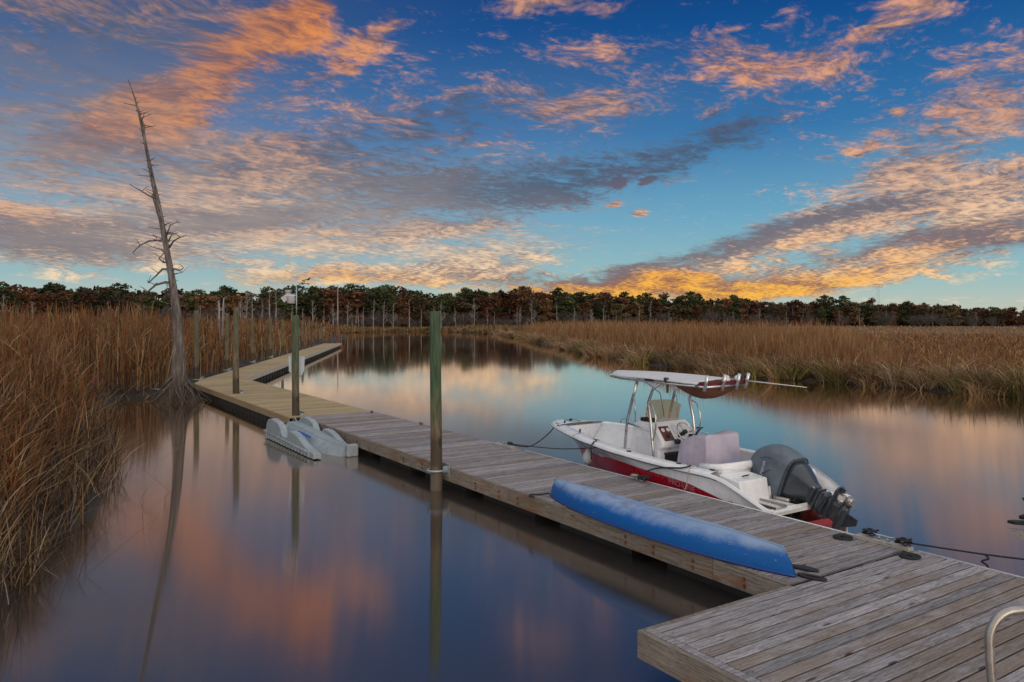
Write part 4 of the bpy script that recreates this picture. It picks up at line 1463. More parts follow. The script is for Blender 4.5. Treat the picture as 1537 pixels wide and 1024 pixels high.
cleat(-18.9, NR - 0.12, 'small rusty cleat on the water edge of the walkway behind the green piling', mat=RUSTY)
cleat(-14.6, NR - 0.14, 'cleat on a pale block where the two bow lines are tied', block=True)
cleat(-10.2, NR - 0.10, 'cleat wrapped in dark and pale rope beside the red hull')
cleat(-22.15, NR - 0.2, 'tiny rusty cleat at the joint of grey and tan planks', mat=RUSTY, size=0.2)
cl = cleat(-5.63, NR - 0.08, 'long pale timber cleat block between two black rope coils', size=0.3, block=True)


def rope(name, pts, r, label, mat=None, sag=0.0, cat='rope'):
    pts = [Vector(p) for p in pts]
    # smooth polyline
    out = []
    for i in range(len(pts) - 1):
        p0 = pts[max(0, i - 1)]; p1 = pts[i]; p2 = pts[i + 1]; p3 = pts[min(len(pts) - 1, i + 2)]
        for k in range(8):
            t = k / 8
            v = 0.5 * ((2 * p1) + (p2 - p0) * t + (2 * p0 - 5 * p1 + 4 * p2 - p3) * t * t + (3 * p1 - p0 - 3 * p2 + p3) * t ** 3)
            out.append(v)
    out.append(pts[-1])
    o = pts[0]
    mb = MB(); mb.tube([p - o for p in out], r, 6)
    ob = mb.build(name, mat or ROPE, loc=o)
    return tag(ob, label, cat)


def flat_coil(s, n, label, r0=0.035, r1=0.13, turns=3.4, squash=1.0):
    c = sn(s, n, DECK)
    mb = MB(); pts = []
    m = int(turns * 18)
    for i in range(m + 1):
        th = 2 * PI * turns * i / m
        rr = r0 + (r1 - r0) * i / m
        pts.append((rr * math.cos(th), rr * math.sin(th) * squash, 0.014 + 0.002 * math.sin(th * 3)))
    mb.tube(pts, 0.013, 6)
    o = mb.build('rope_coil', ROPE, loc=c, rz=DOCK_ANG)
    return tag(o, label, 'rope coil', 'black rope coils on the dock')


flat_coil(-6.08, NR - 0.28, 'flat black rope coil on the boat side of the long cleat block, left one')
flat_coil(-5.15, NR - 0.33, 'flat black rope coil at the platform corner, right of the long cleat block')


def knot(s, n, z, label, rad=0.075, seed=0, mat=None, name='rope_knot'):
    rg = random.Random(seed)
    mb = MB(); pts = []
    for i in range(40):
        th = i * 0.83
        pts.append((rad * math.cos(th) * rg.uniform(0.7, 1.1), rad * 1.1 * math.sin(th * 1.13) * rg.uniform(0.6, 1.0), 0.02 + abs(rad * 0.8 * math.sin(th * 0.37)) + 0.008 * rg.random()))
    mb.tube(pts, 0.011, 5)
    o = mb.build(name, mat or ROPE, loc=sn(s, n, z), rz=DOCK_ANG)
    return tag(o, label, 'rope', 'rope turns on the dock cleats')


knot(-5.83, NR - 0.06, DECK + 0.05, 'black rope heaped on the left end of the long cleat block', seed=1)
knot(-5.35, NR - 0.10, DECK + 0.05, 'black rope heaped on the right end of the long cleat block', seed=2)
knot(-14.45, NR - 0.1, DECK + 0.05, 'dark rope turns on the cleat holding the bow lines', rad=0.05, seed=3)
knot(-10.05, NR - 0.12, DECK + 0.02, 'dark and pale rope heap beside the red hull', rad=0.09, seed=4)
knot(-10.32, NR - 0.10, DECK + 0.02, 'pale rope turns next to the dark heap beside the red hull', rad=0.06, seed=5, mat=ROPEPALE)

rope('mooring_line', [sn(-14.5, NR - 0.1, DECK + 0.08), sn(-12.9, NR + 0.08, DECK + 0.18), sn(-11.75, NR + 0.2, 0.80)], 0.010, 'taut dark line from the dock cleat to the side cleat of the boat')
rope('mooring_line', [sn(-14.45, NR - 0.08, DECK + 0.07), sn(-14.35, NR + 0.35, DECK + 0.0), sn(-14.4, NR + 0.85, DECK + 0.18), sn(-14.42, NR + 1.2, 0.90)], 0.012, 'slack dark line sagging from the dock cleat up to the bow tip')

# ---------------------------------------------------------------- the canoe, upside down on the walkway
def build_canoe():
    L, W, H = 4.72, 0.74, 0.31
    o = empty('canoe', sn(-7.80, 7.36, DECK), DOCK_ANG + math.radians(-0.5), 'blue canoe lying upside down on the grey walkway, chalky and scuffed on top', 'canoe')
    secs = []; m = 41
    ns = 17
    for i in range(m):
        x = -L / 2 + L * i / (m - 1)
        k = abs(x) / (L / 2)
        w = W / 2 * (1 - k ** 2.3) ** 0.85 + 0.006
        h = H * (1 - 0.16 * (1 - k) * 0) * (1.0 - 0.14 * max(0, k - 0.55) / 0.45)
        zb = 0.025 + 0.0 * k               # gunwale line
        h += -0.03 * math.cos(k * PI)
        # stems round off
        e = max(0, (k - 0.965) / 0.035)
        h *= math.sqrt(max(0.0, 1 - e * e * (0.45 if x > 0 else 0.2)))
        pw = 2.6 - 1.2 * max(0, k - 0.4) / 0.6           # flat bottom amidships, vee at the ends
        sec = []
        for j in range(ns):
            th = PI * j / (ns - 1)
            c, s = math.cos(th), math.sin(th)
            yy = w * (abs(c) ** (2 / pw)) * (1 if c >= 0 else -1)
            zz = zb + (h - zb) * (abs(s) ** (2 / pw))
            tum = 1 - 0.05 * (1 - s)
            xx = x
            if k > 0.9: xx = x - math.copysign(0.10 * ((k - 0.9) / 0.1) * (s ** 2), x)
            sec.append((xx, yy * tum, zz))
        secs.append(sec)
    hull = MB(); hull.loft(secs)
    inner = [[(p[0] * 0.995, p[1] * 0.94, max(0.026, p[2] - 0.018)) for p in s] for s in secs]
    hull.loft([list(reversed(s)) for s in inner])
    hull.build('hull', CANOE, o)
    g = MB()
    for side in (1, -1):
        pts = []
        for s in secs:
            p = s[0] if side == 1 else s[-1]
            pts.append((p[0], p[1] + 0.004 * side, 0.022))
        g.tube(pts, 0.018, 6)
    g.build('gunwales', simple('canoe gunwale', (0.008, 0.055, 0.24), 0.5), o)
    kl = MB(); kl.tube([(s[8][0], 0, s[8][2] + 0.002) for s in secs], 0.010, 6); kl.build('keel_ridge', CANOE, o)
    for x in (-L / 2 + 0.16, L / 2 - 0.16):
        ep = MB(); ep.tube([(x - 0.05, 0.0, 0.03), (x - 0.05, 0.0, 0.016), (x + 0.05, 0, 0.016), (x + 0.05, 0, 0.03)], 0.012, 6); ep.build('carry_handle', BLACK, o)
    # painter left at the far end
    rope('painter_rope', [sn(-10.1, 7.30, DECK + 0.06), sn(-10.28, 7.22, DECK + 0.015), sn(-10.36, 7.12, DECK + 0.012), sn(-10.30, 7.05, DECK + 0.0), sn(-10.2, 7.07, DECK - 0.0 + 0.013)], 0.013, 'short dark frayed rope at the far end of the blue canoe')


build_canoe()


def strap(s, n, ang, label, L=0.30):
    root = empty('strap_loop', sn(s, n, DECK), DOCK_ANG + ang, label, 'strap', 'black straps at the canoe end')
    mb = MB(); pts = []
    for i in range(25):
        th = 2 * PI * i / 24
        pts.append((L / 2 * math.cos(th), 0.045 * math.sin(th), 0.016))
    mb.tube(pts, 0.016, 6, cap=False)
    mb.build('loop', BLACK, root)
    if 'padded' in label:
        p = MB(); p.box((-L / 2 + 0.02, -0.045, 0.004), (L / 2 - 0.02, 0.045, 0.03)); p.build('pad', BLACK, root, bevel=0.012)
    return root


strap(-5.56, 7.66, 0.35, 'padded black strap behind the near end of the blue canoe')
strap(-5.32, 7.47, 0.30, 'open black loop beside the near tip of the blue canoe')

# ---------------------------------------------------------------- floating kayak launch
def build_launch():
    r = empty('kayak_launch', sn(-17.72, 6.49, 0), DOCK_ANG, 'pale grey moulded floating kayak launch with humped sides tied to the dock', 'kayak launch')
    # local x: along, 0 at the near end, negative towards the far end; y across, -.55 outer, +.55 at the dock
    L = 4.2

    def wall(y0, y1, base, name, near=0.0):
        HK = 0.74
        prof = [(-L, 0.02), (-L, 0.24), (-L + 0.12, 0.30), (-L + 0.16, 0.50), (-L + 0.32, 0.66), (-L + 0.62, 0.72), (-L + 1.15, 0.66), (-L + 1.38, 0.56), (-L + 1.55, 0.34), (-L + 1.68, 0.26), (-L + 1.98, 0.24),
                (-L + 2.08, 0.30), (-L + 2.12, 0.44), (-L + 2.25, 0.53), (-L + 2.6, 0.52), (-L + 2.95, 0.44), (-L + 3.3, 0.30), (-L + 3.5, 0.24), (-0.55 + near, 0.20), (near, 0.13), (near, 0.02)]
        # scalloped rim
        fine = []
        for a, b in zip(prof[:-1], prof[1:]):
            n = max(1, int(math.hypot(b[0] - a[0], b[1] - a[1]) / 0.06))
            for k in range(n): fine.append((a[0] + (b[0] - a[0]) * k / n, a[1] + (b[1] - a[1]) * k / n))
        fine.append(prof[-1])
        fine = [(x, z if z < 0.2 else 0.2 + (z - 0.2) * HK + 0.006 * math.sin(x * 55)) for x, z in fine]
        mb = MB()
        secs = [[(x, y0, z) for x, z in fine], [(x, y0 + 0.02, z + 0.012) for x, z in fine], [(x, y1 - 0.02, z + 0.012) for x, z in fine], [(x, y1, z) for x, z in fine]]
        mb.loft(secs, smooth=False)
        mb.add([(x, y0, z) for x, z in fine], [tuple(range(len(fine)))])
        mb.add([(x, y1, z) for x, z in fine], [tuple(reversed(range(len(fine))))])
        return mb.build(name, PALEBLUE, r, bevel=0.012)
    # outer side
    wall(-0.55, -0.36, 0.0, 'side_wall')
    # inner side along the dock
    w2 = wall(0.36, 0.53, 0.0, 'side_wall', near=0.06)
    w2.scale = (1, 1, 0.98)
    # moulded lip with ribs on the outer wall
    lb = MB()
    lb.tube([(-L - 0.02, -0.57, 0.20), (-0.4, -0.57, 0.14)], 0.03, 8)
    for k in range(16):
        x = -L + 0.15 + k * 0.245
        lb.box((x - 0.05, -0.582, 0.02), (x + 0.05, -0.535, 0.185))
    lb.build('rib_lip', PALEBLUE, r, bevel=0.01)
    # the ramp: ribbed beside the dock wall, sliding down to the water on its outer side, cut back towards the near end
    rp = MB()
    ny = 31
    secs = []
    for x, zt, yl in ((-L + 0.06, 0.40, -0.33), (-L + 1.2, 0.38, -0.33), (-L + 2.2, 0.34, -0.32), (-1.55, 0.31, -0.30), (-1.0, 0.28, -0.16), (-0.55, 0.26, -0.02), (-0.12, 0.24, 0.14)):
        sec = []
        for j in range(ny):
            v = j / (ny - 1)
            y = yl + (0.365 - yl) * v
            zz = -0.05 + (zt + 0.05) * min(1.0, (v / 0.62)) ** 0.8
            if v > 0.5: zz += 0.016 if (j // 2) % 2 else 0.0
            sec.append((x, y, zz))
        secs.append(sec)
    rp.loft(secs, smooth=False)
    rp.add(secs[0] + [(-L + 0.06, 0.36, -0.2), (-L + 0.06, -0.34, -0.2)], [tuple(range(ny + 2))])
    rp.add(secs[-1] + [(-0.12, 0.36, -0.2), (-0.12, 0.13, -0.2)], [tuple(reversed(range(ny + 2)))])
    rp.build('ramp', PALEBLUE, r)
    st = MB()
    st.box((-L + 1.55, 0.0, 0.0), (-L + 2.55, 0.06, 0.02))
    so = st.build('blue_strip', STRIPE, r)
    so.location = (0.1, -0.14, 0.235); so.rotation_euler = (0.55, 0.03, 0)
    # end block where it meets the dock
    eb = MB(); eb.box((-0.10, 0.26, 0.0), (0.07, 0.545, 0.30)); eb.build('end_block', PALEBLUE, r, bevel=0.03)
    hd = MB(); hd.tube([(-L + 0.3, 0.30, 0.36), (-L + 0.1, 0.27, 0.50), (-L - 0.02, 0.27, 0.52), (-L - 0.02, 0.27, 0.34)], 0.018, 6); hd.build('grab_handle', PALEBLUE, r)


build_launch()

# ---------------------------------------------------------------- weather station and board on the mossy piling
def build_station():
    r = empty('weather_station', (P2.x + 0.03, P2.y, 3.462), 0, 'white weather station on a thin mast above the mossy piling', 'weather station')
    k = P2.y / FPX
    mb = MB(); mb.tube([(0, 0, 0), (0, 0, 44 * k)], 0.022, 8); mb.build('mast', GALV, r)
    # rain bucket
    b = MB(); b.lathe([(0.0, -0.12), (0.115, -0.12), (0.12, 0.09), (0.135, 0.10), (0.135, 0.13), (0.10, 0.135), (0.0, 0.10)], 18)
    b.build('rain_gauge', WHITE2, r, loc=(-8.2 * k, 0, 24 * k))
    br = MB(); br.tube([(0, 0, 24 * k), (-8 * k, 0, 24 * k)], 0.014, 6); br.tube([(0, 0, 32 * k), (-13 * k, 0, 31 * k)], 0.012, 6); br.build('bracket', GALV, r)
    sh = MB()
    for i in range(5): sh.lathe([(0.03, 0), (0.10, 0.012), (0.10, 0.024), (0.03, 0.03)], 16, center=(0, 0, i * 0.042))
    sh.build('sensor_shield', WHITE2, r, loc=(-12.5 * k, 0, 28 * k))
    sp = MB(); sp.box((-0.12, -0.006, -0.09), (0.12, 0.006, 0.09)); o = sp.build('solar_panel', WHITE2, r, loc=(-15.5 * k, -0.04, 26 * k)); o.rotation_euler = (0.5, -0.6, 0.2)
    ar = MB(); ar.tube([(0, 0, 42 * k), (6 * k, 0, 48 * k), (12 * k, 0, 51 * k)], 0.010, 6); ar.build('vane_arm', BLACK, r)
    v = MB()
    v.tube([(8.5 * k, 0, 51.5 * k), (16 * k, 0, 54 * k)], 0.012, 6)
    v.prism([(0, 0), (0.10, 0.07), (0.13, 0.05), (0.06, -0.03)], -0.006, 0.006, Matrix.Translation((15 * k, 0, 53.5 * k)) @ Matrix.Rotation(PI / 2, 4, 'X'))
    v.build('wind_vane', BLACK, r)
    c = MB()
    for i in range(3):
        a = 2 * PI * i / 3 + 0.4
        c.tube([(12 * k, 0, 47.5 * k), (12 * k + 0.10 * math.cos(a), 0.10 * math.sin(a), 47.5 * k)], 0.006, 5)
        c.lathe([(0.0, -0.03), (0.03, -0.015), (0.035, 0.01), (0.0, 0.012)], 10, center=(12 * k + 0.11 * math.cos(a), 0.11 * math.sin(a), 47.5 * k))
    c.tube([(12 * k, 0, 47.5 * k), (12 * k, 0, 51 * k)], 0.008, 5)
    c.build('wind_cups', BLACK, r)
    # board behind the piling
    bo = empty('dock_sign', (P2.x, P2.y + 0.145, 1.93), 0.0, 'blank pale blue board fixed behind the mossy piling', 'sign board')
    mb = MB(); mb.prism([(-0.25, 0.30), (0.24, 0.28), (0.22, -0.14), (0.16, -0.28), (-0.10, -0.30), (-0.24, -0.16)], -0.012, 0.012, Matrix.Rotation(PI / 2, 4, 'X'))
    mb.build('panel', SIGNBLUE, bo, bevel=0.004)
    mb = MB(); mb.box((-0.05, -0.045, 0.10), (0.05, -0.013, 0.14)); mb.box((-0.05, -0.045, -0.14), (0.05, -0.013, -0.10)); mb.build('batten', GALV, bo)


build_station()

# ---------------------------------------------------------------- grab rail at the lower right
def build_rail():
    base = at_y(1481, 1040, 4.9)
    top = at_y(1466, 940, 4.9)
    r = empty('grab_rail', (base.x + 0.02, base.y - 0.05, DECK), 0, 'bent grey metal grab rail standing on the platform at the lower right corner', 'hand rail')
    zt = 1.50 - DECK
    pts = [(0.03, 0, 0), (0.005, 0, 0.35), (-0.03, 0, 0.72), (-0.035, 0, 0.86)]
    for i in range(1, 9):
        a = PI / 2 * i / 8
        pts.append((-0.035 + 0.17 * (1 - math.cos(a)), 0, 0.86 + (zt - 0.86) * math.sin(a)))
    pts += [(0.45, 0.04, zt + 0.01), (0.72, 0.08, zt)]
    for i in range(1, 9):
        a = PI / 2 * i / 8
        pts.append((0.72 + 0.16 * math.sin(a), 0.08, zt - 0.17 * (1 - math.cos(a))))
    pts += [(0.88, 0.08, 0.0)]
    mb = MB(); mb.tube(pts, 0.028, 14); mb.build('tube', RAIL, r)
    for p in (pts[0], pts[-1]):
        f = MB(); f.lathe([(0, 0.002), (0.06, 0.002), (0.06, 0.012), (0.035, 0.016), (0.0, 0.016)], 16, center=(p[0], p[1], 0)); f.build('foot_plate', RAIL, r)


build_rail()

# ---------------------------------------------------------------- the dead cypress on the left
def build_dead_tree():
    Y = 31.0
    k = Y / FPX
    base = Vector((at_y(270, 603, Y).x, Y, 0))
    r = empty('dead_tree', base, 0, 'tall leaning bleached dead tree with flared roots at the edge of the reeds', 'dead tree')
    pts = [(270, 606, 30), (269, 592, 22), (268, 578, 15.5), (268, 560, 12.2), (268, 540, 10.3), (267.5, 510, 8.8), (266, 480, 8.2), (262, 445, 7.0), (257, 412, 6.0), (250, 375, 5.2), (243, 335, 4.5), (236, 300, 4.0),
           (229, 270, 3.5), (224, 245, 3.1), (218, 215, 2.6), (213.5, 190, 2.9), (209, 172, 2.0), (203, 150, 1.5), (197, 132, 1.1), (192, 119, 0.5)]
    seg = 40
    mb = MB(); secs = []

    def wp(px, py, dy=0.0):
        p = at_y(px, py, Y); return Vector((p.x - base.x, dy, p.z))
    fine = []
    for i in range(len(pts) - 1):
        n = 4 if i > 1 else 6
        for j in range(n):
            t = j / n
            fine.append(tuple(pts[i][q] * (1 - t) + pts[i + 1][q] * t for q in range(3)))
    fine.append(pts[-1])
    for (px, py, rr) in fine:
        c = wp(px, py); R = rr * k * 0.80
        fl = min(1, max(0, (py - 520) / 85))
        sec = []
        for a in range(seg):
            th = 2 * PI * a / seg
            # buttress ridges that deepen towards the water
            rid = math.cos(th * 9 + 0.8 * math.sin(th * 2) + py * 0.006) * 0.5 + 0.5
            f = 1 + (rid ** 1.5 - 0.5) * (0.16 + 0.75 * fl) + 0.05 * mnoise.noise(Vector((math.cos(th) * 2, math.sin(th) * 2, py * 0.03)))
            sec.append(c + Vector((math.cos(th), math.sin(th), 0)) * R * f)
        secs.append(sec)
    mb.loft(secs, closed=True, cap=True)
    m = bark_mat('bleached cypress', (0.075, 0.058, 0.048, 1), (0.27, 0.235, 0.22, 1), 9)
    # dark wet foot
    t = NT(m.node_tree); b = t.n['Principled BSDF']
    oc = obj_coord(t); sp = t.node('ShaderNodeSeparateXYZ'); t.l.new(oc, sp.inputs[0])
    src = b.inputs['Base Color'].links[0].from_socket
    nn = t.noise(t.vm('MULTIPLY', oc, (3, 3, 0.8)), scale=1.5, detail=4)
    wet = t.ramp(t.m('ADD', sp.outputs[2], t.m('MULTIPLY', nn, 1.3)), 2.1, 1.0)
    c2 = t.mix(t.m('MULTIPLY', wet, 0.8), src, (0.07, 0.048, 0.032, 1))
    t.l.new(c2, b.inputs['Base Color'])
    mb.build('trunk', m, r)
    rg = random.Random(12)

    def limb(lst, r0, name='branch'):
        q = [wp(a, b2, rg.uniform(-0.15, 0.15) if i else 0) for i, (a, b2) in enumerate(lst)]
        n = len(q)
        bb = MB(); bb.tube(q, [r0 * 1.25 * (1 - 0.7 * i / (n - 1)) for i in range(n)], 6)
        # twigs
        for _ in range(len(lst) - 1):
            i = rg.randrange(1, n)
            d = Vector((rg.uniform(-1, 1), rg.uniform(-1, 1), rg.uniform(-.4, 1))).normalized() * rg.uniform(0.15, 0.45)
            bb.tube([q[i], q[i] + d * 0.6 + Vector((0, 0, 0.03)), q[i] + d], [r0 * 0.35, r0 * 0.25, r0 * 0.1], 4)
        bb.build(name, m, r, recalc=False)
    limb([(236, 299), (226, 295), (212, 287), (193, 276)], 0.045)
    limb([(240, 330), (234, 312), (231, 297), (230, 288)], 0.04)
    limb([(249, 362), (236, 361), (222, 361), (208, 368), (199, 379)], 0.045)
    limb([(251, 383), (240, 374), (232, 372)], 0.03)
    limb([(254, 372), (262, 362), (272, 357), (281, 354)], 0.035)
    limb([(253, 362), (259, 353), (264, 350)], 0.03)
    limb([(251, 350), (258, 338), (266, 334), (270, 334)], 0.025)
    limb([(256, 405), (245, 404), (236, 410), (224, 425)], 0.05)
    limb([(254, 393), (245, 394), (238, 388), (244, 380)], 0.04)
    limb([(257, 406), (264, 404), (272, 407), (276, 402)], 0.04)
    limb([(258, 412), (266, 411), (274, 409)], 0.03)
    limb([(259, 425), (248, 424), (236, 428), (222, 438), (214, 440)], 0.055)
    limb([(260, 432), (252, 434), (247, 445), (246, 455)], 0.04)
    limb([(262, 438), (270, 445), (276, 446)], 0.035)
    limb([(263, 458), (254, 463), (247, 470)], 0.03)
    limb([(215, 205), (217, 188), (214, 181)], 0.05)
    limb([(205, 165), (209, 170), (206, 168)], 0.04)
    # short dead stubs all the way up
    sb = MB()
    sb.tube([wp(p[0], p[1]) for p in pts if 130 < p[1] < 500], [max(0.01, p[2] * k * 0.6) for p in pts if 130 < p[1] < 500], 6)
    for i in range(80):
        t_ = rg.uniform(0, 1)
        py = 470 - 330 * t_
        px = np.interp(py, [p[1] for p in reversed(pts)], [p[0] for p in reversed(pts)])
        rr = np.interp(py, [p[1] for p in reversed(pts)], [p[2] for p in reversed(pts)]) * k
        a = rg.uniform(0, 2 * PI)
        d = Vector((math.cos(a), math.sin(a), rg.uniform(0.0, 0.6))).normalized()
        c = wp(px, py)
        rr *= 0.8
        L = rr + rg.choice([0.06, 0.1, 0.16, 0.3, 0.45])
        sb.tube([c, c + d * L], [0.022, 0.010], 5)
    sb.build('branch_stubs', m, r, recalc=False)
    # roots reaching into the water
    for i in range(22):
        a = rg.uniform(0, 2 * PI)
        if rg.random() < 0.7: a = -PI / 2 + rg.uniform(-1.7, 1.7)
        z0 = rg.uniform(0.3, 1.1)
        rr = np.interp(z0, [0, 0.35, 0.8, 1.2], [0.70, 0.5, 0.36, 0.30])
        out = rg.uniform(0.55, 1.15)
        q = []
        for t_ in np.linspace(0, 1, 6):
            rad = rr * 0.8 + (out - rr * 0.8 + 0.15) * t_ ** 0.8
            aa = a + 0.25 * math.sin(t_ * 4 + i)
            q.append((math.cos(aa) * rad, math.sin(aa) * rad, z0 * (1 - t_) ** 1.35 - 0.06 * t_ + rg.uniform(-.02, .02)))
        rb = MB(); r0 = rg.uniform(0.022, 0.06)
        rb.tube(q, [r0, r0 * 0.95, r0 * .8, r0 * .65, r0 * .5, r0 * .35], 6)
        rb.build('root', m, r, recalc=False)
    # drift log and mud hummock by its foot
    lg = empty('drift_log', at_z(222, 592, 0.0), 0.12, 'grey drift log lying in the shallows left of the dead tree', 'log')
    mb = MB(); q = [(-1.05, 0, 0.10), (-0.5, 0.05, 0.13), (0.1, 0.0, 0.14), (0.7, -0.04, 0.12), (1.2, 0, 0.09)]
    mb.tube(q, [0.10, 0.13, 0.14, 0.13, 0.08], 12); mb.build('trunk', PALE, lg)
    mb = MB(); mb.tube([(0.2, 0, 0.2), (0.35, -0.1, 0.35), (0.5, -0.12, 0.55)], [0.03, 0.02, 0.01], 6); mb.build('branch', PALE, lg)


build_dead_tree()


def build_stump(px, py, tops, label, seed):
    """pale broken snags at the reed edge"""
    w = at_z(px, py, 0.15)
    r = empty('broken_snag', w, 0, label, 'dead tree')
    rg = random.Random(seed); k = w.y / FPX
    for i, (tx, ty, rr) in enumerate(tops):
        zt = CAM_H - (ty - HOR) * k - 0.15
        mb = MB()
        q = []
        for t_ in np.linspace(0, 1, 7):
            q.append(((tx - px) * k * t_ + rg.uniform(-.04, .04), rg.uniform(-.05, .05) + 0.1 * i, -0.2 + (zt + 0.2) * t_))
        mb.tube(q, [rr * (1.5 - 0.9 * t_) if t_ > 0.05 else rr * 2.2 for t_ in np.linspace(0, 1, 7)], 7)
        for _ in range(5):
            j = rg.randrange(2, 7); d = Vector((rg.uniform(-1, 1), rg.uniform(-.6, .6), rg.uniform(0, 1))).normalized() * rg.uniform(.2, .6)
            mb.tube([q[j], Vector(q[j]) + d], [rr * 0.4, rr * 0.12], 5)
        mb.build('stem', PALE, r, recalc=False)


build_stump(331, 540, [(328, 452, 0.10), (335, 448, 0.07), (326, 480, 0.16)], 'pale split snag standing in the reeds left of the brown piling', 3)
build_stump(507, 505, [(507, 429, 0.12)], 'tall thin bleached pole tree at the far end of the tan dock', 6)
build_stump(252, 545, [(250, 490, 0.06), (248, 508, 0.05)], 'thin pale snag hugging the left side of the big dead tree', 8)

# ---------------------------------------------------------------- lattice mast far behind the wood
def build_tower():
    y = 900.0
    p = at_y(1318, 470, y)
    r = empty('radio_mast', (p.x, p.y, 0), 0, 'faint lattice mast far behind the right hand wood', 'mast')
    mb = MB()
    H = CAM_H + (479 - 423) * y / FPX
    for sx in (-1, 1):
        mb.tube([(sx * 1.6, 0, 0), (sx * 1.2, 0, H)], 0.08, 4)
    for i in range(16):
        z0, z1 = H * i / 16, H * (i + 1) / 16
        s = 1 if i % 2 else -1
        mb.tube([(-s * 1.5, 0, z0), (s * 1.5, 0, z1)], 0.05, 4)
    steel = simple('red steel', (0.30, 0.12, 0.08), 0.6)
    mb.build('lattice', steel, r, recalc=False)
    a = MB()
    for zz in (H * 0.93, H * 0.87): a.tube([(-6, 0, zz), (6, 0, zz)], 0.12, 5)
    for x in np.linspace(-6, 6, 9): a.tube([(x, 0, H * 0.85), (x, 0, H * 0.96)], 0.10, 5)
    a.build('antenna_platform', steel, r, recalc=False)


build_tower()
# ================================================================ the red and white boat
BS0, BN = -8.2, 10.70          # transom station along the dock, centreline across it


def lerp(x, xs, ys): return float(np.interp(x, xs, ys))


def text_part(name, txt, size, mat, parent, M, extrude=0.002, wrap=None):
    cu = bpy.data.curves.new(name, 'FONT'); cu.body = txt; cu.size = size; cu.extrude = extrude; cu.align_x = 'CENTER'; cu.align_y = 'CENTER'
    ob = bpy.data.objects.new(name, cu); COL.objects.link(ob)
    dg = bpy.context.evaluated_depsgraph_get()
    me = bpy.data.meshes.new_from_object(ob.evaluated_get(dg))
    bpy.data.objects.remove(ob)
    o = bpy.data.objects.new(name, me); COL.objects.link(o)
    me.materials.clear(); me.materials.append(mat)
    o.parent = parent; o.matrix_local = M
    if wrap:            # laid onto the port side of the moulding
        from mathutils.bvhtree import BVHTree
        tm = wrap.data
        bv = BVHTree.FromPolygons([v.co for v in tm.vertices], [tuple(p.vertices) for p in tm.polygons])
        for v in me.vertices:
            w = M @ v.co
            h = bv.ray_cast(Vector((w.x, 3.0, w.z)), Vector((0, -1, 0)))
            if h[0] is not None: v.co = (h[0].x, h[0].y + 0.007, h[0].z)
            else: v.co = w
        o.matrix_local = Matrix.Identity(4)
    return o


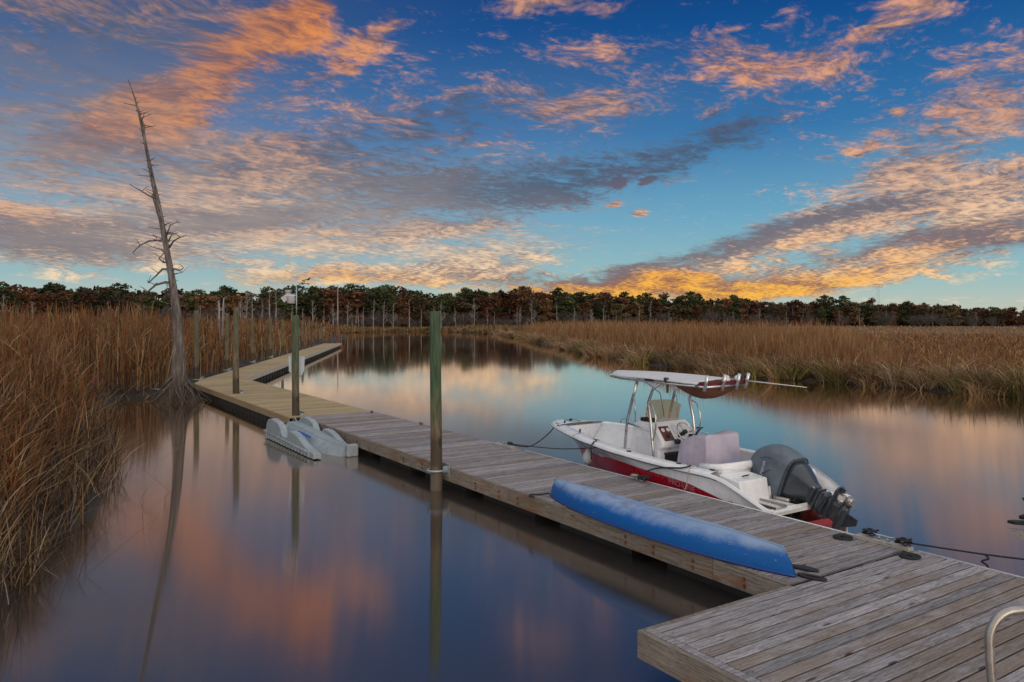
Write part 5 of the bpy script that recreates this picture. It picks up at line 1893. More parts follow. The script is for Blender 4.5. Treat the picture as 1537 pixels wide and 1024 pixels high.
def build_boat():
    r = empty('motor_boat', sn(BS0, BN, 0), DOCK_ANG + PI, 'white and red open motor boat with a canopy moored along the walkway', 'boat')
    SX = [-0.55, -0.30, 0.0, 0.30, 0.6, 1.0, 2.0, 3.0, 4.0, 4.8, 5.4, 5.9, 6.15, 6.30]
    SY = [1.02, 1.08, 1.12, 1.15, 1.16, 1.18, 1.20, 1.18, 1.08, 0.90, 0.68, 0.42, 0.22, 0.03]
    SZ = [0.42, 0.54, 0.68, 0.79, 0.82, 0.82, 0.84, 0.88, 0.94, 0.985, 1.0, 0.99, 0.97, 0.95]
    RZ = [0.10, 0.18, 0.36, 0.47, 0.53, 0.57, 0.62, 0.64, 0.64, 0.62, 0.59, 0.56, 0.55, 0.55]
    CX = [-0.55, 0, 2, 3.5, 4.5, 5.2, 5.6, 6.3]
    CY = [0.95, 1.02, 1.06, 0.92, 0.60, 0.26, 0.05, 0.02]
    CZ = [0.02, 0.02, 0.05, 0.10, 0.16, 0.24, 0.30, 0.56]
    YRX = [-0.55, 0, 1, 2.3, 3.4, 4.1, 4.7, 5.2, 5.47]
    YRY = [0.98, 1.07, 1.14, 1.09, 0.84, 0.58, 0.37, 0.15, 0.012]
    YRZ = [0.10, 0.36, 0.57, 0.62, 0.61, 0.55, 0.53, 0.51, 0.50]
    YCX = [-0.55, 1, 2.3, 3.2, 4.0, 4.7, 5.2]
    YCY = [0.90, 1.00, 0.95, 0.74, 0.46, 0.22, 0.010]
    xs = list(np.linspace(-0.55, 6.3, 46))
    red, white, cap = [], [], []
    for x in xs:
        f = (x + 0.55) / 6.85
        ys, zs = lerp(x, SX, SY), lerp(x, SX, SZ)
        xr = -0.55 + f * 6.02; xc = -0.55 + f * 5.74; xk = -0.55 + f * 5.6
        yr = lerp(xr, YRX, YRY); yc = lerp(xc, YCX, YCY)
        zr = lerp(xr, YRX, YRZ)
        if x < 0.3: zr = lerp(x, [-0.55, -0.3, 0.0, 0.3], [0.10, 0.18, 0.36, 0.455])
        zc = lerp(xc, [-0.55, 2.5, 4, 5.2], [0.02, 0.05, 0.10, 0.18])
        kz = lerp(xk, [-0.55, 3, 4.4, 5.05], [-0.28, -0.28, -0.16, 0.0])
        red.append([(xk, 0, kz), (xc, yc * 0.98, zc), (xc, yc + 0.012, zc + 0.015), ((xc + xr) / 2, (yc + yr) / 2 + 0.010, (zc + zr) / 2), (xr, yr, zr)])
        w_ = []
        for q, (fy, fz, fx) in enumerate(((0.0, 0.0, 0.0), (0.26, 0.33, 0.3), (0.62, 0.66, 0.64))):
            w_.append((xr + (x - xr) * fx, yr + 0.004 + (ys - yr) * fy, zr + (zs - zr) * fz))
        w_ += [(x, ys + 0.012, zs - 0.055), (x, ys + 0.012, zs - 0.025), (x, ys - 0.01, zs)]
        white.append(w_)
    hb = MB()
    for sgn in (1, -1):
        hb.loft([[(p[0], p[1] * sgn, p[2]) for p in s] for s in red])
    tr = red[0]
    hb.add([(p[0], p[1], p[2]) for p in tr] + [(p[0], -p[1], p[2]) for p in reversed(tr[1:])], [tuple(range(2 * len(tr) - 1))])
    hull_o = hb.build('hull', RED_HULL, r)
    tb = MB()
    for sgn in (1, -1):
        tb.loft([[(p[0], p[1] * sgn, p[2]) for p in s] for s in white])
    tb.add([(-0.55, 1.0, 0.10), (-0.55, 1.02, 0.42), (-0.55, -1.02, 0.42), (-0.55, -1.0, 0.10), (-0.55, -0.9, 0.30), (-0.55, 0.9, 0.30)], [(0, 1, 2, 3, 4, 5)])
    # gunwale top and inner liner
    lin_o = []
    for i, x in enumerate(xs):
        ys, zs = white[i][-1][1], white[i][-1][2]; px = white[i][-1][0]
        if x < 0.42 or x > 5.35: continue
        wid = 0.20 + 0.04 * (x > 4)
        yi = max(0.05, ys - wid)
        lin_o.append([(px, ys, zs), (px, ys - wid * 0.5, zs + 0.022), (px, yi + 0.02, zs + 0.018), (px, yi, zs - 0.005), (px, yi + 0.02, zs - 0.06), (px, min(yi + 0.03, max(0.02, lerp(px, YCX, YCY) + (lerp(px, YRX, YRY) - lerp(px, YCX, YCY)) * 0.55 - 0.05)), 0.38), (px, max(0.0, min(yi - 0.02, lerp(px, YCX, YCY) - 0.04)), 0.32), (px, 0, 0.32)])
    for sgn in (1, -1):
        tb.loft([[(p[0], p[1] * sgn, p[2]) for p in s] for s in lin_o])
    # fore deck cap
    fw = [i for i, x in enumerate(xs) if x > 5.25]
    secs = []
    for i in fw:
        p = white[i][-1]
        secs.append([(p[0], p[1] * k, p[2] + 0.03 * (1 - k * k)) for k in np.linspace(1, -1, 9)])
    tb.loft(secs)
    # bow bulkhead
    p = lin_o[-1]
    tb.add([p[3], p[5], (p[5][0], -p[5][1], p[5][2]), (p[3][0], -p[3][1], p[3][2])], [(0, 1, 2, 3)])
    top_o = tb.build('topsides', WHITE, r)
    # rub rail
    rb = MB()
    for sgn in (1, -1):
        rb.tube([(s[3][0], (s[3][1] + 0.006) * sgn, s[3][2] + 0.005) for s in white], 0.014, 6)
    rb.build('rub_rail', WHITE2, r)
    # raised coaming lip inside the gunwale, forward seat platform
    fs = MB()
    seat = []
    for x in np.linspace(3.75, 5.2, 8):
        ys = max(0.04, min(lerp(x, SX, SY) - 0.27, lerp(x, YRX, YRY) - 0.12))
        seat.append([(x, ys * k, 0.50) for k in np.linspace(1, -1, 7)])
    fs.loft(seat, smooth=False)
    fs.box((3.70, -0.58, 0.30), (3.75, 0.58, 0.50))
    fs.build('bow_platform', WHITE, r)
    # stern: coaming across, port box, platform, well
    st = MB()
    pts = [(0.95, 0.90, 0.845), (0.62, 0.84, 0.86), (0.50, 0.66, 0.875), (0.47, 0.3, 0.88), (0.47, -0.3, 0.88), (0.50, -0.66, 0.875), (0.62, -0.84, 0.86), (0.95, -0.90, 0.845)]
    st.tube(pts, [0.05, 0.065, 0.07, 0.07, 0.07, 0.07, 0.065, 0.05], 12)
    st.build('stern_bolster', WHITE, r)
    sb = MB(); sb.box((0.46, -0.93, 0.25), (0.54, 0.93, 0.83)); sb.build('stern_bulkhead', WHITE, r)
    for sg in (1, -1):
        bx = MB()
        bx.add([(0.46, 0.34 * sg, 0.80), (0.46, 1.0 * sg, 0.80), (0.05, 0.98 * sg, 0.735), (0.02, 0.34 * sg, 0.75), (0.46, 0.34 * sg, 0.38), (0.46, 1.0 * sg, 0.38), (-0.02, 0.98 * sg, 0.38), (-0.04, 0.34 * sg, 0.38)],
               [(0, 1, 2, 3), (3, 2, 6, 7), (0, 3, 7, 4), (1, 5, 6, 2), (0, 4, 5, 1), (4, 7, 6, 5)])
        bo = bx.build('stern_box', WHITE, r, bevel=0.02)
        hd = MB(); hd.tube([(0.18, 0.60 * sg, 0.79), (0.16, 0.78 * sg, 0.79)], 0.012, 6); hd.build('handle', BLACK, bo)
        pl = MB(); pl.box((-0.62, 0.30 * sg if sg > 0 else -1.0, 0.36), (0.0, 1.0 if sg > 0 else -0.30, 0.41)); pl.build('swim_platform', WHITE, r, bevel=0.015)
    ck = MB(); ck.lathe([(0, 0), (0.035, 0), (0.035, 0.012), (0, 0.015)], 12, center=(0.75, 1.03, 0.842)); ck.lathe([(0, 0), (0.035, 0), (0.035, 0.012), (0, 0.015)], 12, center=(1.35, 1.05, 0.85))
    ck.v, ck.f, ck.sm, ck.mi = [], [], [], []
    for (x, y) in ((1.30, 1.06), (2.55, 1.09), (0.62, 0.98)):
        c = MB(); c.lathe([(0, 0), (0.045, 0), (0.042, 0.012), (0, 0.016)], 12); oo = c.build('rod_socket', BLACK, r, loc=(x, y, lerp(x, SX, SZ) + 0.018))
        oo.scale = (1.3, 0.8, 1)
    # ladder on the platform
    ld = MB()
    ld.tube([(-0.05, 0.86, 0.435), (-0.5, 0.86, 0.435), (-0.56, 0.83, 0.435), (-0.56, 0.62, 0.435), (-0.5, 0.59, 0.435), (-0.05, 0.59, 0.435)], 0.018, 8)
    ld.build('ladder', RAIL, r)
    b2 = MB(); b2.tube([(0.0, 0.93, 0.45), (-0.58, 0.90, 0.43)], 0.016, 6); b2.build('boarding_strap', BLACK, r)
    # deck cleats
    for (x, y) in ((3.55, 1.06), (0.95, 1.12), (5.35, 0.66)):
        c = MB(); z = lerp(x, SX, SZ) + 0.02
        c.tube([(x - 0.1, y, z + 0.035), (x, y, z + 0.028), (x + 0.1, y, z + 0.035)], [0.007, 0.012, 0.007], 6); c.tube([(x, y, z - 0.02), (x, y, z + 0.03)], 0.016, 6)
        c.build('side_cleat', BLACK if x > 3 and x < 4 else ALU, r)
    # hatches and seams that show on the white mouldings
    for (x0, x1, y0, y1, z) in ((4.0, 4.55, -0.22, 0.22, 0.503), (5.50, 5.85, -0.11, 0.11, 1.03)):
        hh = MB()
        hh.tube([(x0, y0, z), (x1, y0, z), (x1, y1, z), (x0, y1, z), (x0, y0, z)], 0.006, 4)
        hh.build('hatch_seam', COWL, r)
    sm_ = MB(); sm_.tube([(s_[3][0], s_[3][1] + 0.002, s_[3][2] - 0.018) for s_ in white[6:]], 0.005, 4); sm_.build('topside_seam', COWL, r)
    # bow rail on the far side and bow light
    br = MB()
    pts = [(4.95, -0.80, 1.0), (4.9, -0.80, 1.09), (4.6, -0.87, 1.115), (3.6, -1.02, 1.08), (2.6, -1.08, 1.03), (2.5, -1.08, 0.9)]
    br.tube(pts, 0.014, 8)
    br.build('bow_rail', ALU, r)
    bl = MB(); bl.lathe([(0, 0), (0.04, 0), (0.035, 0.04), (0, 0.05)], 10); bl.build('bow_light', BLACK, r, loc=(5.75, 0.0, 1.02))
    for (x, y) in ((5.52, 0.36), (4.3, 0.88)):
        bl = MB(); bl.tube([(x, y, 1.0), (x + 0.02, y - 0.03, 1.06)], 0.02, 6); bl.build('bow_fitting', BLACK, r)

    # ------------------------------------------------ console
    cs = MB()
    prof = [(3.22, 0.24), (3.22, 0.80), (3.12, 1.28), (2.98, 1.36), (2.62, 1.36), (2.52, 1.30), (2.30, 1.02), (2.30, 0.92), (2.42, 0.86), (2.42, 0.24)]
    w = 0.47
    cs.prism([(a, b) for a, b in prof], -w, w, Matrix(((1, 0, 0, 0), (0, 0, 1, 0), (0, 1, 0, 0), (0, 0, 0, 1))))
    con = cs.build('console', WHITE, r, bevel=0.03)
    cb = MB(); cb.box((3.22, -0.36, 0.24), (3.62, 0.36, 0.64)); cb.build('cooler_seat', WHITE, r, bevel=0.03)
    n = Vector((-0.42, 0, 0.33)).normalized()       # dash face direction

    def on_dash(u, y, h=0.004):
        a = Vector((2.52, 0, 1.30)); b = Vector((2.30, 0, 1.02))
        p = a + (b - a) * u
        d = Vector((-(1.30 - 1.02), 0, 0.22)).normalized()
        return Vector((p.x + d.x * h, y, p.z + d.z * h))
    Rm = Matrix.Rotation(-math.atan2(0.28, 0.22), 4, 'Y')

    def panel(name, y0, y1, u0, u1, mat, th=0.012):
        mb = MB()
        a, b, c, d = on_dash(u0, y0), on_dash(u0, y1), on_dash(u1, y1), on_dash(u1, y0)
        e, f, g, h = on_dash(u0, y0, th), on_dash(u0, y1, th), on_dash(u1, y1, th), on_dash(u1, y0, th)
        mb.add([a, b, c, d, e, f, g, h], [(0, 1, 2, 3), (4, 5, 6, 7), (0, 1, 5, 4), (1, 2, 6, 5), (2, 3, 7, 6), (3, 0, 4, 7)])
        return mb.build(name, mat, con, bevel=0.003)
    gp = panel('gauge_panel', 0.14, 0.40, 0.05, 0.95, REDWOOD)
    for (u, y) in ((0.30, 0.20), (0.30, 0.33), (0.68, 0.27)):
        g = MB(); p = on_dash(u, y, 0.017); g.lathe([(0, 0), (0.042, 0), (0.042, 0.008), (0.034, 0.009), (0, 0.006)], 14, mat=Matrix.Translation(p) @ Matrix.Rotation(-math.atan2(0.28, 0.22), 4, 'Y'))
        g.build('gauge', WHITE2 if u < 0.5 else BLACK, con)
    panel('chart_screen_cover', -0.16, 0.06, 0.04, 0.55, WHITE2, 0.03)
    panel('switch_panel', -0.40, -0.20, 0.05, 0.6, WHITE2, 0.015)
    p = on_dash(0.72, -0.02, 0.0)
    wh = MB()
    Mw = Matrix.Translation(Vector((2.20, -0.02, 1.20))) @ Matrix.Rotation(-math.radians(58), 4, 'Y')
    ring = [Mw @ Vector((0.19 * math.cos(t_), 0.19 * math.sin(t_), 0)) for t_ in np.linspace(0, 2 * PI, 29)]
    wh.tube(ring, 0.013, 6, cap=False)
    for k in range(3):
        a = k * 2 * PI / 3 + 0.5
        wh.tube([Mw @ Vector((0, 0, -0.02)), Mw @ Vector((0.185 * math.cos(a), 0.185 * math.sin(a), 0))], 0.011, 6)
    whe = wh.build('steering_wheel', ALU, con, recalc=False)
    hb2 = MB(); hb2.tube([Mw @ Vector((0, 0, -0.20)), Mw @ Vector((0, 0, 0.02))], [0.03, 0.045], 10); hb2.build('hub', BLACK, whe)
    th = MB(); th.box((2.16, -0.36, 1.00), (2.34, -0.26, 1.12)); th.tube([(2.22, -0.31, 1.1), (2.10, -0.31, 1.24), (2.10, -0.40, 1.27), (2.10, -0.22, 1.27)], 0.016, 6); th.build('throttle', BLACK, con)
    mc = MB(); mc.lathe([(0, -0.05), (0.055, -0.04), (0.065, 0.03), (0, 0.05)], 12); mo = mc.build('dash_plug', BLACK, con, loc=(2.26, 0.12, 1.02))
    cable = MB(); cable.tube([(2.24, 0.10, 1.0), (2.18, -0.05, 0.97), (2.16, -0.15, 0.94), (2.2, -0.2, 0.9)], 0.014, 6); cable.build('mic_cable', BLACK, con)
    sh = MB(); sh.box((2.405, -0.36, 0.56), (2.425, 0.30, 0.76)); sh.build('storage_shade_panel', BLACK, con)  # flat black plate, painted as the shade inside a storage opening
    sp = MB(); sp.box((2.395, -0.38, 0.765), (2.425, 0.32, 0.80)); sp.build('red_trim', REDWOOD, con)
    bt = MB(); bt.box((2.62, 0.30, 1.362), (2.95, 0.44, 1.43)); bt.build('speaker_bar', BLACK, con, bevel=0.01)
    dr = MB(); dr.box((2.62, 0.468, 0.35), (3.05, 0.474, 1.05)); dr.build('console_door', WHITE2, con)
    # windscreen
    ws = MB(); secs = []
    for t_ in np.linspace(-1, 1, 15):
        y = 0.46 * t_; x = 3.12 - 0.30 * t_ * t_
        top = 1.74 - 0.10 * max(0, abs(t_) - 0.75) * 4
        secs.append([(x, y, 1.33), (x - 0.05, y, 1.55), (x - 0.10, y * 0.97, top)])
    ws.loft(secs); ws.loft([[(p[0] - 0.006, p[1], p[2]) for p in reversed(s)] for s in secs])
    ws.build('windscreen', TINT, con, recalc=False)

    # ------------------------------------------------ canopy frame
    T = MB()
    for sg in (1, -1):
        y = 0.57 * sg
        T.tube([(3.30, y, 0.28), (3.24, y, 0.9), (3.18, y, 1.35), (3.02, y * 0.98, 1.85), (2.92, y * 0.95, 2.15)], 0.028, 10)
        T.tube([(2.42, y, 0.28), (2.46, y, 0.9), (2.52, y, 1.4), (2.60, y * 0.97, 1.75), (2.50, y * 0.95, 2.0), (2.3, y * .95, 2.15)], 0.028, 10)
        T.tube([(3.19, y, 1.30), (2.52, y, 1.22)], 0.018, 8)
        # grab loop
        T.tube([(2.56, y, 1.74), (2.44, y * 1.02, 1.70), (2.36, y * 1.04, 1.5), (2.36, y * 1.04, 1.28), (2.42, y, 1.15), (2.46, y, 1.05)], 0.016, 8)
        T.tube([(3.05, y * .98, 1.78), (2.98, y * 1.02, 1.80), (2.95, y, 1.6), (2.95, y, 1.35)], 0.014, 8)
        # canopy side rails
        T.tube([(3.75, 0.52 * sg, 2.19), (3.3, 0.62 * sg, 2.17), (2.2, 0.62 * sg, 2.16), (1.35, 0.60 * sg, 2.16)], 0.020, 8)
        T.tube([(2.3, y * .95, 2.15), (1.7, y * 1.0, 2.16)], 0.020, 8)
    T.tube([(3.75, 0.52, 2.19), (3.98, 0.25, 2.20), (4.0, -0.25, 2.20), (3.75, -0.52, 2.19)], 0.02, 8)
    T.tube([(1.35, 0.60, 2.16), (1.18, 0.56, 2.15), (1.18, -0.56, 2.15), (1.35, -0.60, 2.16)], 0.020, 8)
    for x in (2.92, 2.35, 1.75):
        T.tube([(x, 0.6, 2.165), (x, 0, 2.20), (x, -0.6, 2.165)], 0.018, 8)
    T.tube([(2.92, 0.40, 2.16), (2.75, 0.1, 1.9), (2.95, -0.2, 1.4)], 0.014, 8)
    fr = T.build('canopy_frame', ALU, r, recalc=False)
    C = MB(); secs = []
    nx = 22
    for i in range(nx + 1):
        x = 4.12 - (4.12 - 1.32) * i / nx
        hw = 0.64 * min(1.0, ((4.14 - x) / 0.75) ** 0.5) * (1.0 if x > 1.5 else 0.96)
        hw = max(hw, 0.05)
        zc = 2.215 + 0.025 * math.sin((4.12 - x) / 2.8 * PI)
        sec = []
        for k in np.linspace(-1, 1, 13):
            sec.append((x, hw * k, zc + 0.055 * (1 - k * k) - 0.012 * (abs(k) > 0.99)))
        secs.append(sec)
    C.loft(secs)
    C.loft([[(p[0], p[1], p[2] - 0.018) for p in reversed(s)] for s in secs])
    for s in (secs[0], secs[-1]): C.loft([s, [(p[0], p[1], p[2] - 0.018) for p in s]])
    C.loft([[s[0] for s in secs], [(s[0][0], s[0][1], s[0][2] - 0.018) for s in secs]])
    C.loft([[s[-1] for s in secs], [(s[-1][0], s[-1][1], s[-1][2] - 0.018) for s in secs]])
    C.build('canopy_top', CANVAS, r)
    # maroon panel and sagging bag under the after end
    mp = MB(); mp.box((1.20, -0.56, 2.165), (1.318, 0.56, 2.235)); mp.build('canopy_valance', MAROON, r, bevel=0.01)
    bg = MB(); secs = []
    for x in np.linspace(1.22, 2.05, 9):
        f = math.sin((x - 1.22) / 0.83 * PI) ** 0.6
        secs.append([(x, 0.52 * k, 2.15 - 0.27 * f * max(0.0, 1 - abs(k) ** 2.4) ** 0.8) for k in np.linspace(-1, 1, 13)])
    bg.loft(secs); bg.build('storage_bag', BROWNCANVAS, r)
    sv = MB(); sv.tube([(2.1, 0.54, 2.15), (2.1, 0.545, 1.98)], 0.022, 6); sv.build('hanging_strap', BROWNCANVAS, r)
    for (x, y) in ((1.19, 0.55), (1.17, 0.12), (1.17, -0.25), (1.19, -0.52)):
        rh = MB(); d = Vector((-0.10, 0.02, 0.30)).normalized()
        a = Vector((x, y, 2.08)); rh.tube([a, a + d * 0.30], [0.030, 0.032], 10); rh.build('rod_holder', ALU, r)
    for (y, q) in ((-0.10, 1.0), (-0.40, 0.8)):
        gear = MB(); gear.lathe([(0, -0.07 * q), (0.06 * q, -0.05 * q), (0.075 * q, 0.0), (0.05 * q, 0.06 * q), (0, 0.08 * q)], 12); gear.build('reel', WHITE2, r, loc=(1.27, y, 2.26))
    wa = MB(); wa.tube([(1.22, -0.55, 2.22), (0.2, -0.95, 2.15)], [0.013, 0.006], 6); wa.build('whip_aerial', WHITE2, r)
    cl2 = MB(); cl2.box((2.02, 0.585, 2.185), (2.10, 0.645, 2.27)); cl2.build('spreader_clamp', COWL, r, bevel=0.008)
    cl3 = MB(); cl3.box((2.38, 0.585, 2.185), (2.62, 0.645, 2.22)); cl3.build('canopy_light', BLACK, r, bevel=0.008)

    # ------------------------------------------------ covered leaning post
    cv = MB(); secs = []
    ring_n = 36
    rg = random.Random(4)
    for j, z in enumerate((0.31, 0.55, 0.85, 1.08, 1.21, 1.275, 1.30)):
        sec = []
        for k in range(ring_n):
            a = 2 * PI * k / ring_n
            e = 0.24
            cx = math.copysign(abs(math.cos(a)) ** e, math.cos(a)); cy = math.copysign(abs(math.sin(a)) ** e, math.sin(a))
            f = [1.14, 1.09, 1.04, 1.0, 0.99, 0.975, 0.86][j]
            fold = 1 + (0.048 * math.sin(a * 9 + 0.5 * j) + 0.022 * math.sin(a * 23 + j)) * (1 - j / 6.5)
            x = 1.58 + 0.38 * cx * f * fold
            y = 0.0 + 0.44 * cy * f * fold
            zz = z
            # forward part drops away: seat cushion lower than the backrest
            fx = min(1, max(0, (x - 1.60) / 0.36))
            if z > 0.9: zz = z - fx ** 1.2 * 0.24 * (z - 0.8) / 0.46
            sec.append((x, y, zz + 0.012 * math.sin(a * 3) * (j > 3)))
        secs.append(sec)
    cv.loft(secs, closed=True)
    cv.add(secs[-1], [tuple(range(ring_n))], True)
    cv.build('seat_cover', LILAC, r, subsurf=1)
    # bench cushion seen past the cover
    bc = MB(); bc.box((0.56, -0.92, 0.55), (0.98, -0.30, 0.80)); bc.build('stern_bench', LILAC, r, bevel=0.05)

    # ------------------------------------------------ outboard, tilted up
    A = Vector((-0.894, 0, -0.447)); B = Vector((-0.447, 0, 0.894)); O = Vector((-0.17, 0, 0.72))
    M = Matrix(((A.x, B.x, 0, O.x), (0, 0, 1, 0), (A.z, B.z, 0, O.z), (0, 0, 0, 1)))    # (a,b,c) -> boat
    eng = bpy.data.objects.new('outboard_motor', None); COL.objects.link(eng); eng.parent = r
    eng.name = 'outboard_motor'

    def esec(a, b0, b1, hw, n=20, e=0.55, sk=0.0):
        out = []
        for k in range(n):
            t_ = 2 * PI * k / n
            cb = math.copysign(abs(math.cos(t_)) ** e, math.cos(t_)); sb_ = math.copysign(abs(math.sin(t_)) ** e, math.sin(t_))
            b = (b0 + b1) / 2 + (b1 - b0) / 2 * cb
            out.append(M @ Vector((a + sk * cb, b, hw * sb_)))
        return out
    cvr = MB()
    cvr.loft([esec(0.06, -0.41, 0.40, 0.275, sk=-0.04), esec(0.03, -0.43, 0.42, 0.29, sk=-0.04), esec(-0.12, -0.43, 0.42, 0.30, sk=-0.03), esec(-0.32, -0.40, 0.42, 0.30, e=0.6), esec(-0.52, -0.34, 0.36, 0.275, e=0.66, sk=0.03), esec(-0.66, -0.25, 0.26, 0.22, e=0.75, sk=0.05), esec(-0.74, -0.12, 0.12, 0.11, e=0.9, sk=0.03), esec(-0.755, -0.03, 0.03, 0.03, e=1)], closed=True, cap=True)
    cover = cvr.build('motor_cover', NAVY, eng, subsurf=1)
    hem = MB(); s0 = esec(0.055, -0.415, 0.405, 0.28, sk=-0.04); hem.tube(s0 + [s0[0]], 0.012, 6, cap=False); hem.build('hem', simple('cover hem', (0.05, 0.065, 0.085), 0.8), cover)
    tm = simple('faded lettering', (0.46, 0.50, 0.54), 0.7)
    # lettering on the cover's near flank, running along the leg axis
    aM = M @ Matrix.Translation((-0.34, -0.04, 0.304)) @ Matrix.Rotation(math.radians(100), 4, 'Z')
    text_part('cover_lettering', 'YAMAHA', 0.085, tm, cover, aM, 0.003)
    sm = MB(); sm.tube([M @ Vector((-0.44, -0.28, 0.300)), M @ Vector((-0.22, 0.06, 0.306))], 0.005, 5); sm.tube([M @ Vector((-0.47, 0.12, 0.298)), M @ Vector((-0.36, 0.22, 0.300)), M @ Vector((-0.28, 0.24, 0.300))], 0.005, 5)
    sm.build('seam', simple('cover seam', (0.03, 0.04, 0.055), 0.8), cover, recalc=False)
    lc = MB()
    lc.loft([esec(0.0, -0.36, 0.37, 0.235), esec(0.14, -0.30, 0.35, 0.225), esec(0.30, -0.20, 0.29, 0.18), esec(0.42, -0.14, 0.23, 0.13), esec(0.50, -0.12, 0.21, 0.11)], closed=True, cap=True)
    lc.build('lower_cowling', COWL, eng)
    hl = MB(); hl.tube([M @ Vector((0.06, 0.30, 0.10)), M @ Vector((0.06, 0.33, 0.0)), M @ Vector((0.06, 0.30, -0.10))], 0.03, 8); hl.build('intake_handle', BLACK, eng)
    lg = MB()
    lg.loft([esec(0.46, -0.14, 0.20, 0.085), esec(0.60, -0.14, 0.20, 0.08), esec(0.66, -0.16, 0.24, 0.09), esec(0.70, -0.16, 0.24, 0.09), esec(0.72, -0.13, 0.21, 0.07), esec(0.84, -0.12, 0.20, 0.062), esec(0.98, -0.11, 0.18, 0.055)], closed=True, cap=True)
    lg.build('midsection', COWL, eng)
    ve = MB()
    for a in (0.56, 0.63, 0.72, 0.79): ve.box((a, -0.155, -0.098), (a + 0.022, 0.215, 0.098), M)
    ve.build('leg_ribs', COWL, eng, bevel=0.006)
    pl = MB()
    pl.prism([(-0.16, 0.06), (-0.12, 0.09), (0.10, 0.11), (0.40, 0.10), (0.44, 0.06), (0.44, -0.06), (0.40, -0.10), (0.10, -0.11), (-0.12, -0.09), (-0.16, -0.06)], 0.80, 0.825, M @ Matrix(((0, 0, 1, 0), (1, 0, 0, 0), (0, 1, 0, 0), (0, 0, 0, 1))))
    pl.box((0.825, 0.38, -0.012), (0.90, 0.45, 0.012), M)
    pl.build('cavitation_plate', COWL, eng)
    gc = MB()
    gc.loft([esec(0.94, -0.10, 0.18, 0.05), esec(1.0, -0.12, 0.19, 0.055)], closed=True, cap=True)
    tors = []
    for b, rr in ((-0.30, 0.012), (-0.26, 0.045), (-0.16, 0.072), (0.0, 0.08), (0.16, 0.074), (0.25, 0.062)):
        tors.append([M @ Vector((1.02 + rr * math.cos(t_), b, rr * math.sin(t_))) for t_ in np.linspace(0, 2 * PI, 17)[:-1]])
    gc.loft(tors, closed=True, cap=True)
    gc.build('gearcase', COWL, eng)
    sk = MB(); sk.prism([(1.06, -0.14), (1.06, 0.14), (1.26, 0.16), (1.28, 0.06)], -0.012, 0.012, M); sk.build('skeg', COWL, eng)
    pr = MB(); pr.tube([M @ Vector((1.02, 0.25, 0)), M @ Vector((1.02, 0.40, 0))], [0.055, 0.045], 12); prop = pr.build('propeller', RAIL, eng)
    for k in range(3):
        a0 = k * 2 * PI / 3 + 0.5
        vs = []
        for i, rr in enumerate((0.04, 0.09, 0.14, 0.175)):
            for j in (-1, -0.4, 0.4, 1):
                wd = [0.5, 0.75, 0.7, 0.25][i]
                th2 = a0 + j * wd * 0.8
                vs.append(M @ Vector((1.02 + rr * math.cos(th2), 0.325 + 0.055 * j * (1 - rr * 2), rr * math.sin(th2))))
        fs = [(i * 4 + j, i * 4 + j + 1, (i + 1) * 4 + j + 1, (i + 1) * 4 + j) for i in range(3) for j in range(3)]
        bl = MB(); bl.add(vs, fs, True); bo = bl.build('blade', RAIL, prop); so = bo.modifiers.new('thick', 'SOLIDIFY'); so.thickness = 0.008
    # bracket, tilt ram, hoses
    bk = MB()
    for sg in (0.13, -0.13):
        bk.prism([(-0.30, 0.62), (-0.02, 0.66), (0.02, 0.60), (0.0, 0.20), (-0.10, 0.12), (-0.16, 0.20), (-0.20, 0.45)], sg - 0.02, sg + 0.02, Matrix(((1, 0, 0, 0), (0, 0, 1, 0), (0, 1, 0, 0), (0, 0, 0, 1))) @ Matrix.Translation((-0.12, -0.06, 0)))
    bk.tube([(-0.12, -0.15, 0.26), (-0.12, 0.15, 0.26)], 0.03, 10)
    bk.tube([(-0.33, -0.17, 0.52), (-0.33, 0.17, 0.52)], 0.03, 10)
    bk.build('clamp_bracket', BLACK, eng, recalc=True)
    ram = MB(); ram.tube([(-0.14, 0.0, 0.22), (-0.34, 0.0, 0.34)], 0.035, 10); ram.tube([(-0.34, 0, 0.34), (-0.52, 0, 0.46)], 0.018, 8); ram.build('tilt_ram', COWL, eng)
    for i in range(6):
        rg2 = random.Random(i)
        q = [(0.10, rg2.uniform(-.2, .2), 0.50), (-0.08, 0.18 + rg2.uniform(-.1, .1), 0.42 + rg2.uniform(-.1, .1)), (-0.24, 0.20 + rg2.uniform(-.08, .06), 0.36 + rg2.uniform(-.1, .12)), (-0.38, rg2.uniform(0, .2), 0.48 + rg2.uniform(-.06, .1)), (-0.36, rg2.uniform(0, .1), 0.62)]
        h = MB(); h.tube(q, 0.014, 6); h.build('hose', BLACK if i % 3 else COWL, eng)
    kb = MB(); kb.cbox((-0.40, -0.09, 0.30), (-0.22, 0.19, 0.44), 0.02); kb.build('hydraulic_block', BLACK, eng)
    tp = MB(); tp.tube([(-0.08, 0.30, 0.44), (-0.34, 0.24, 0.42)], [0.035, 0.04], 10); tp.build('tie_bar', RAIL, eng)
    # boat's transom wall between the boxes
    tw = MB(); tw.box((0.0, -0.33, 0.1), (0.05, 0.33, 0.60)); tw.build('transom', WHITE, r)

    # registration on the bow flare and the name on the red side
    dark = simple('grey lettering', (0.16, 0.16, 0.20), 0.6)
    i0 = min(range(len(xs)), key=lambda i: abs(white[i][2][0] - 5.45))
    pa, pb = Vector(white[i0][1]), Vector(white[i0][3]); pc, pd = Vector(white[i0 - 2][2]), Vector(white[i0 + 2][2])
    ex = (pc - pd).normalized(); ey = (pb - pa); ey = (ey - ex * ey.dot(ex)).normalized(); ez = ex.cross(ey)
    mid = (Vector(white[i0][1]) + Vector(white[i0][2])) / 2
    mid = Vector(white[i0][2])
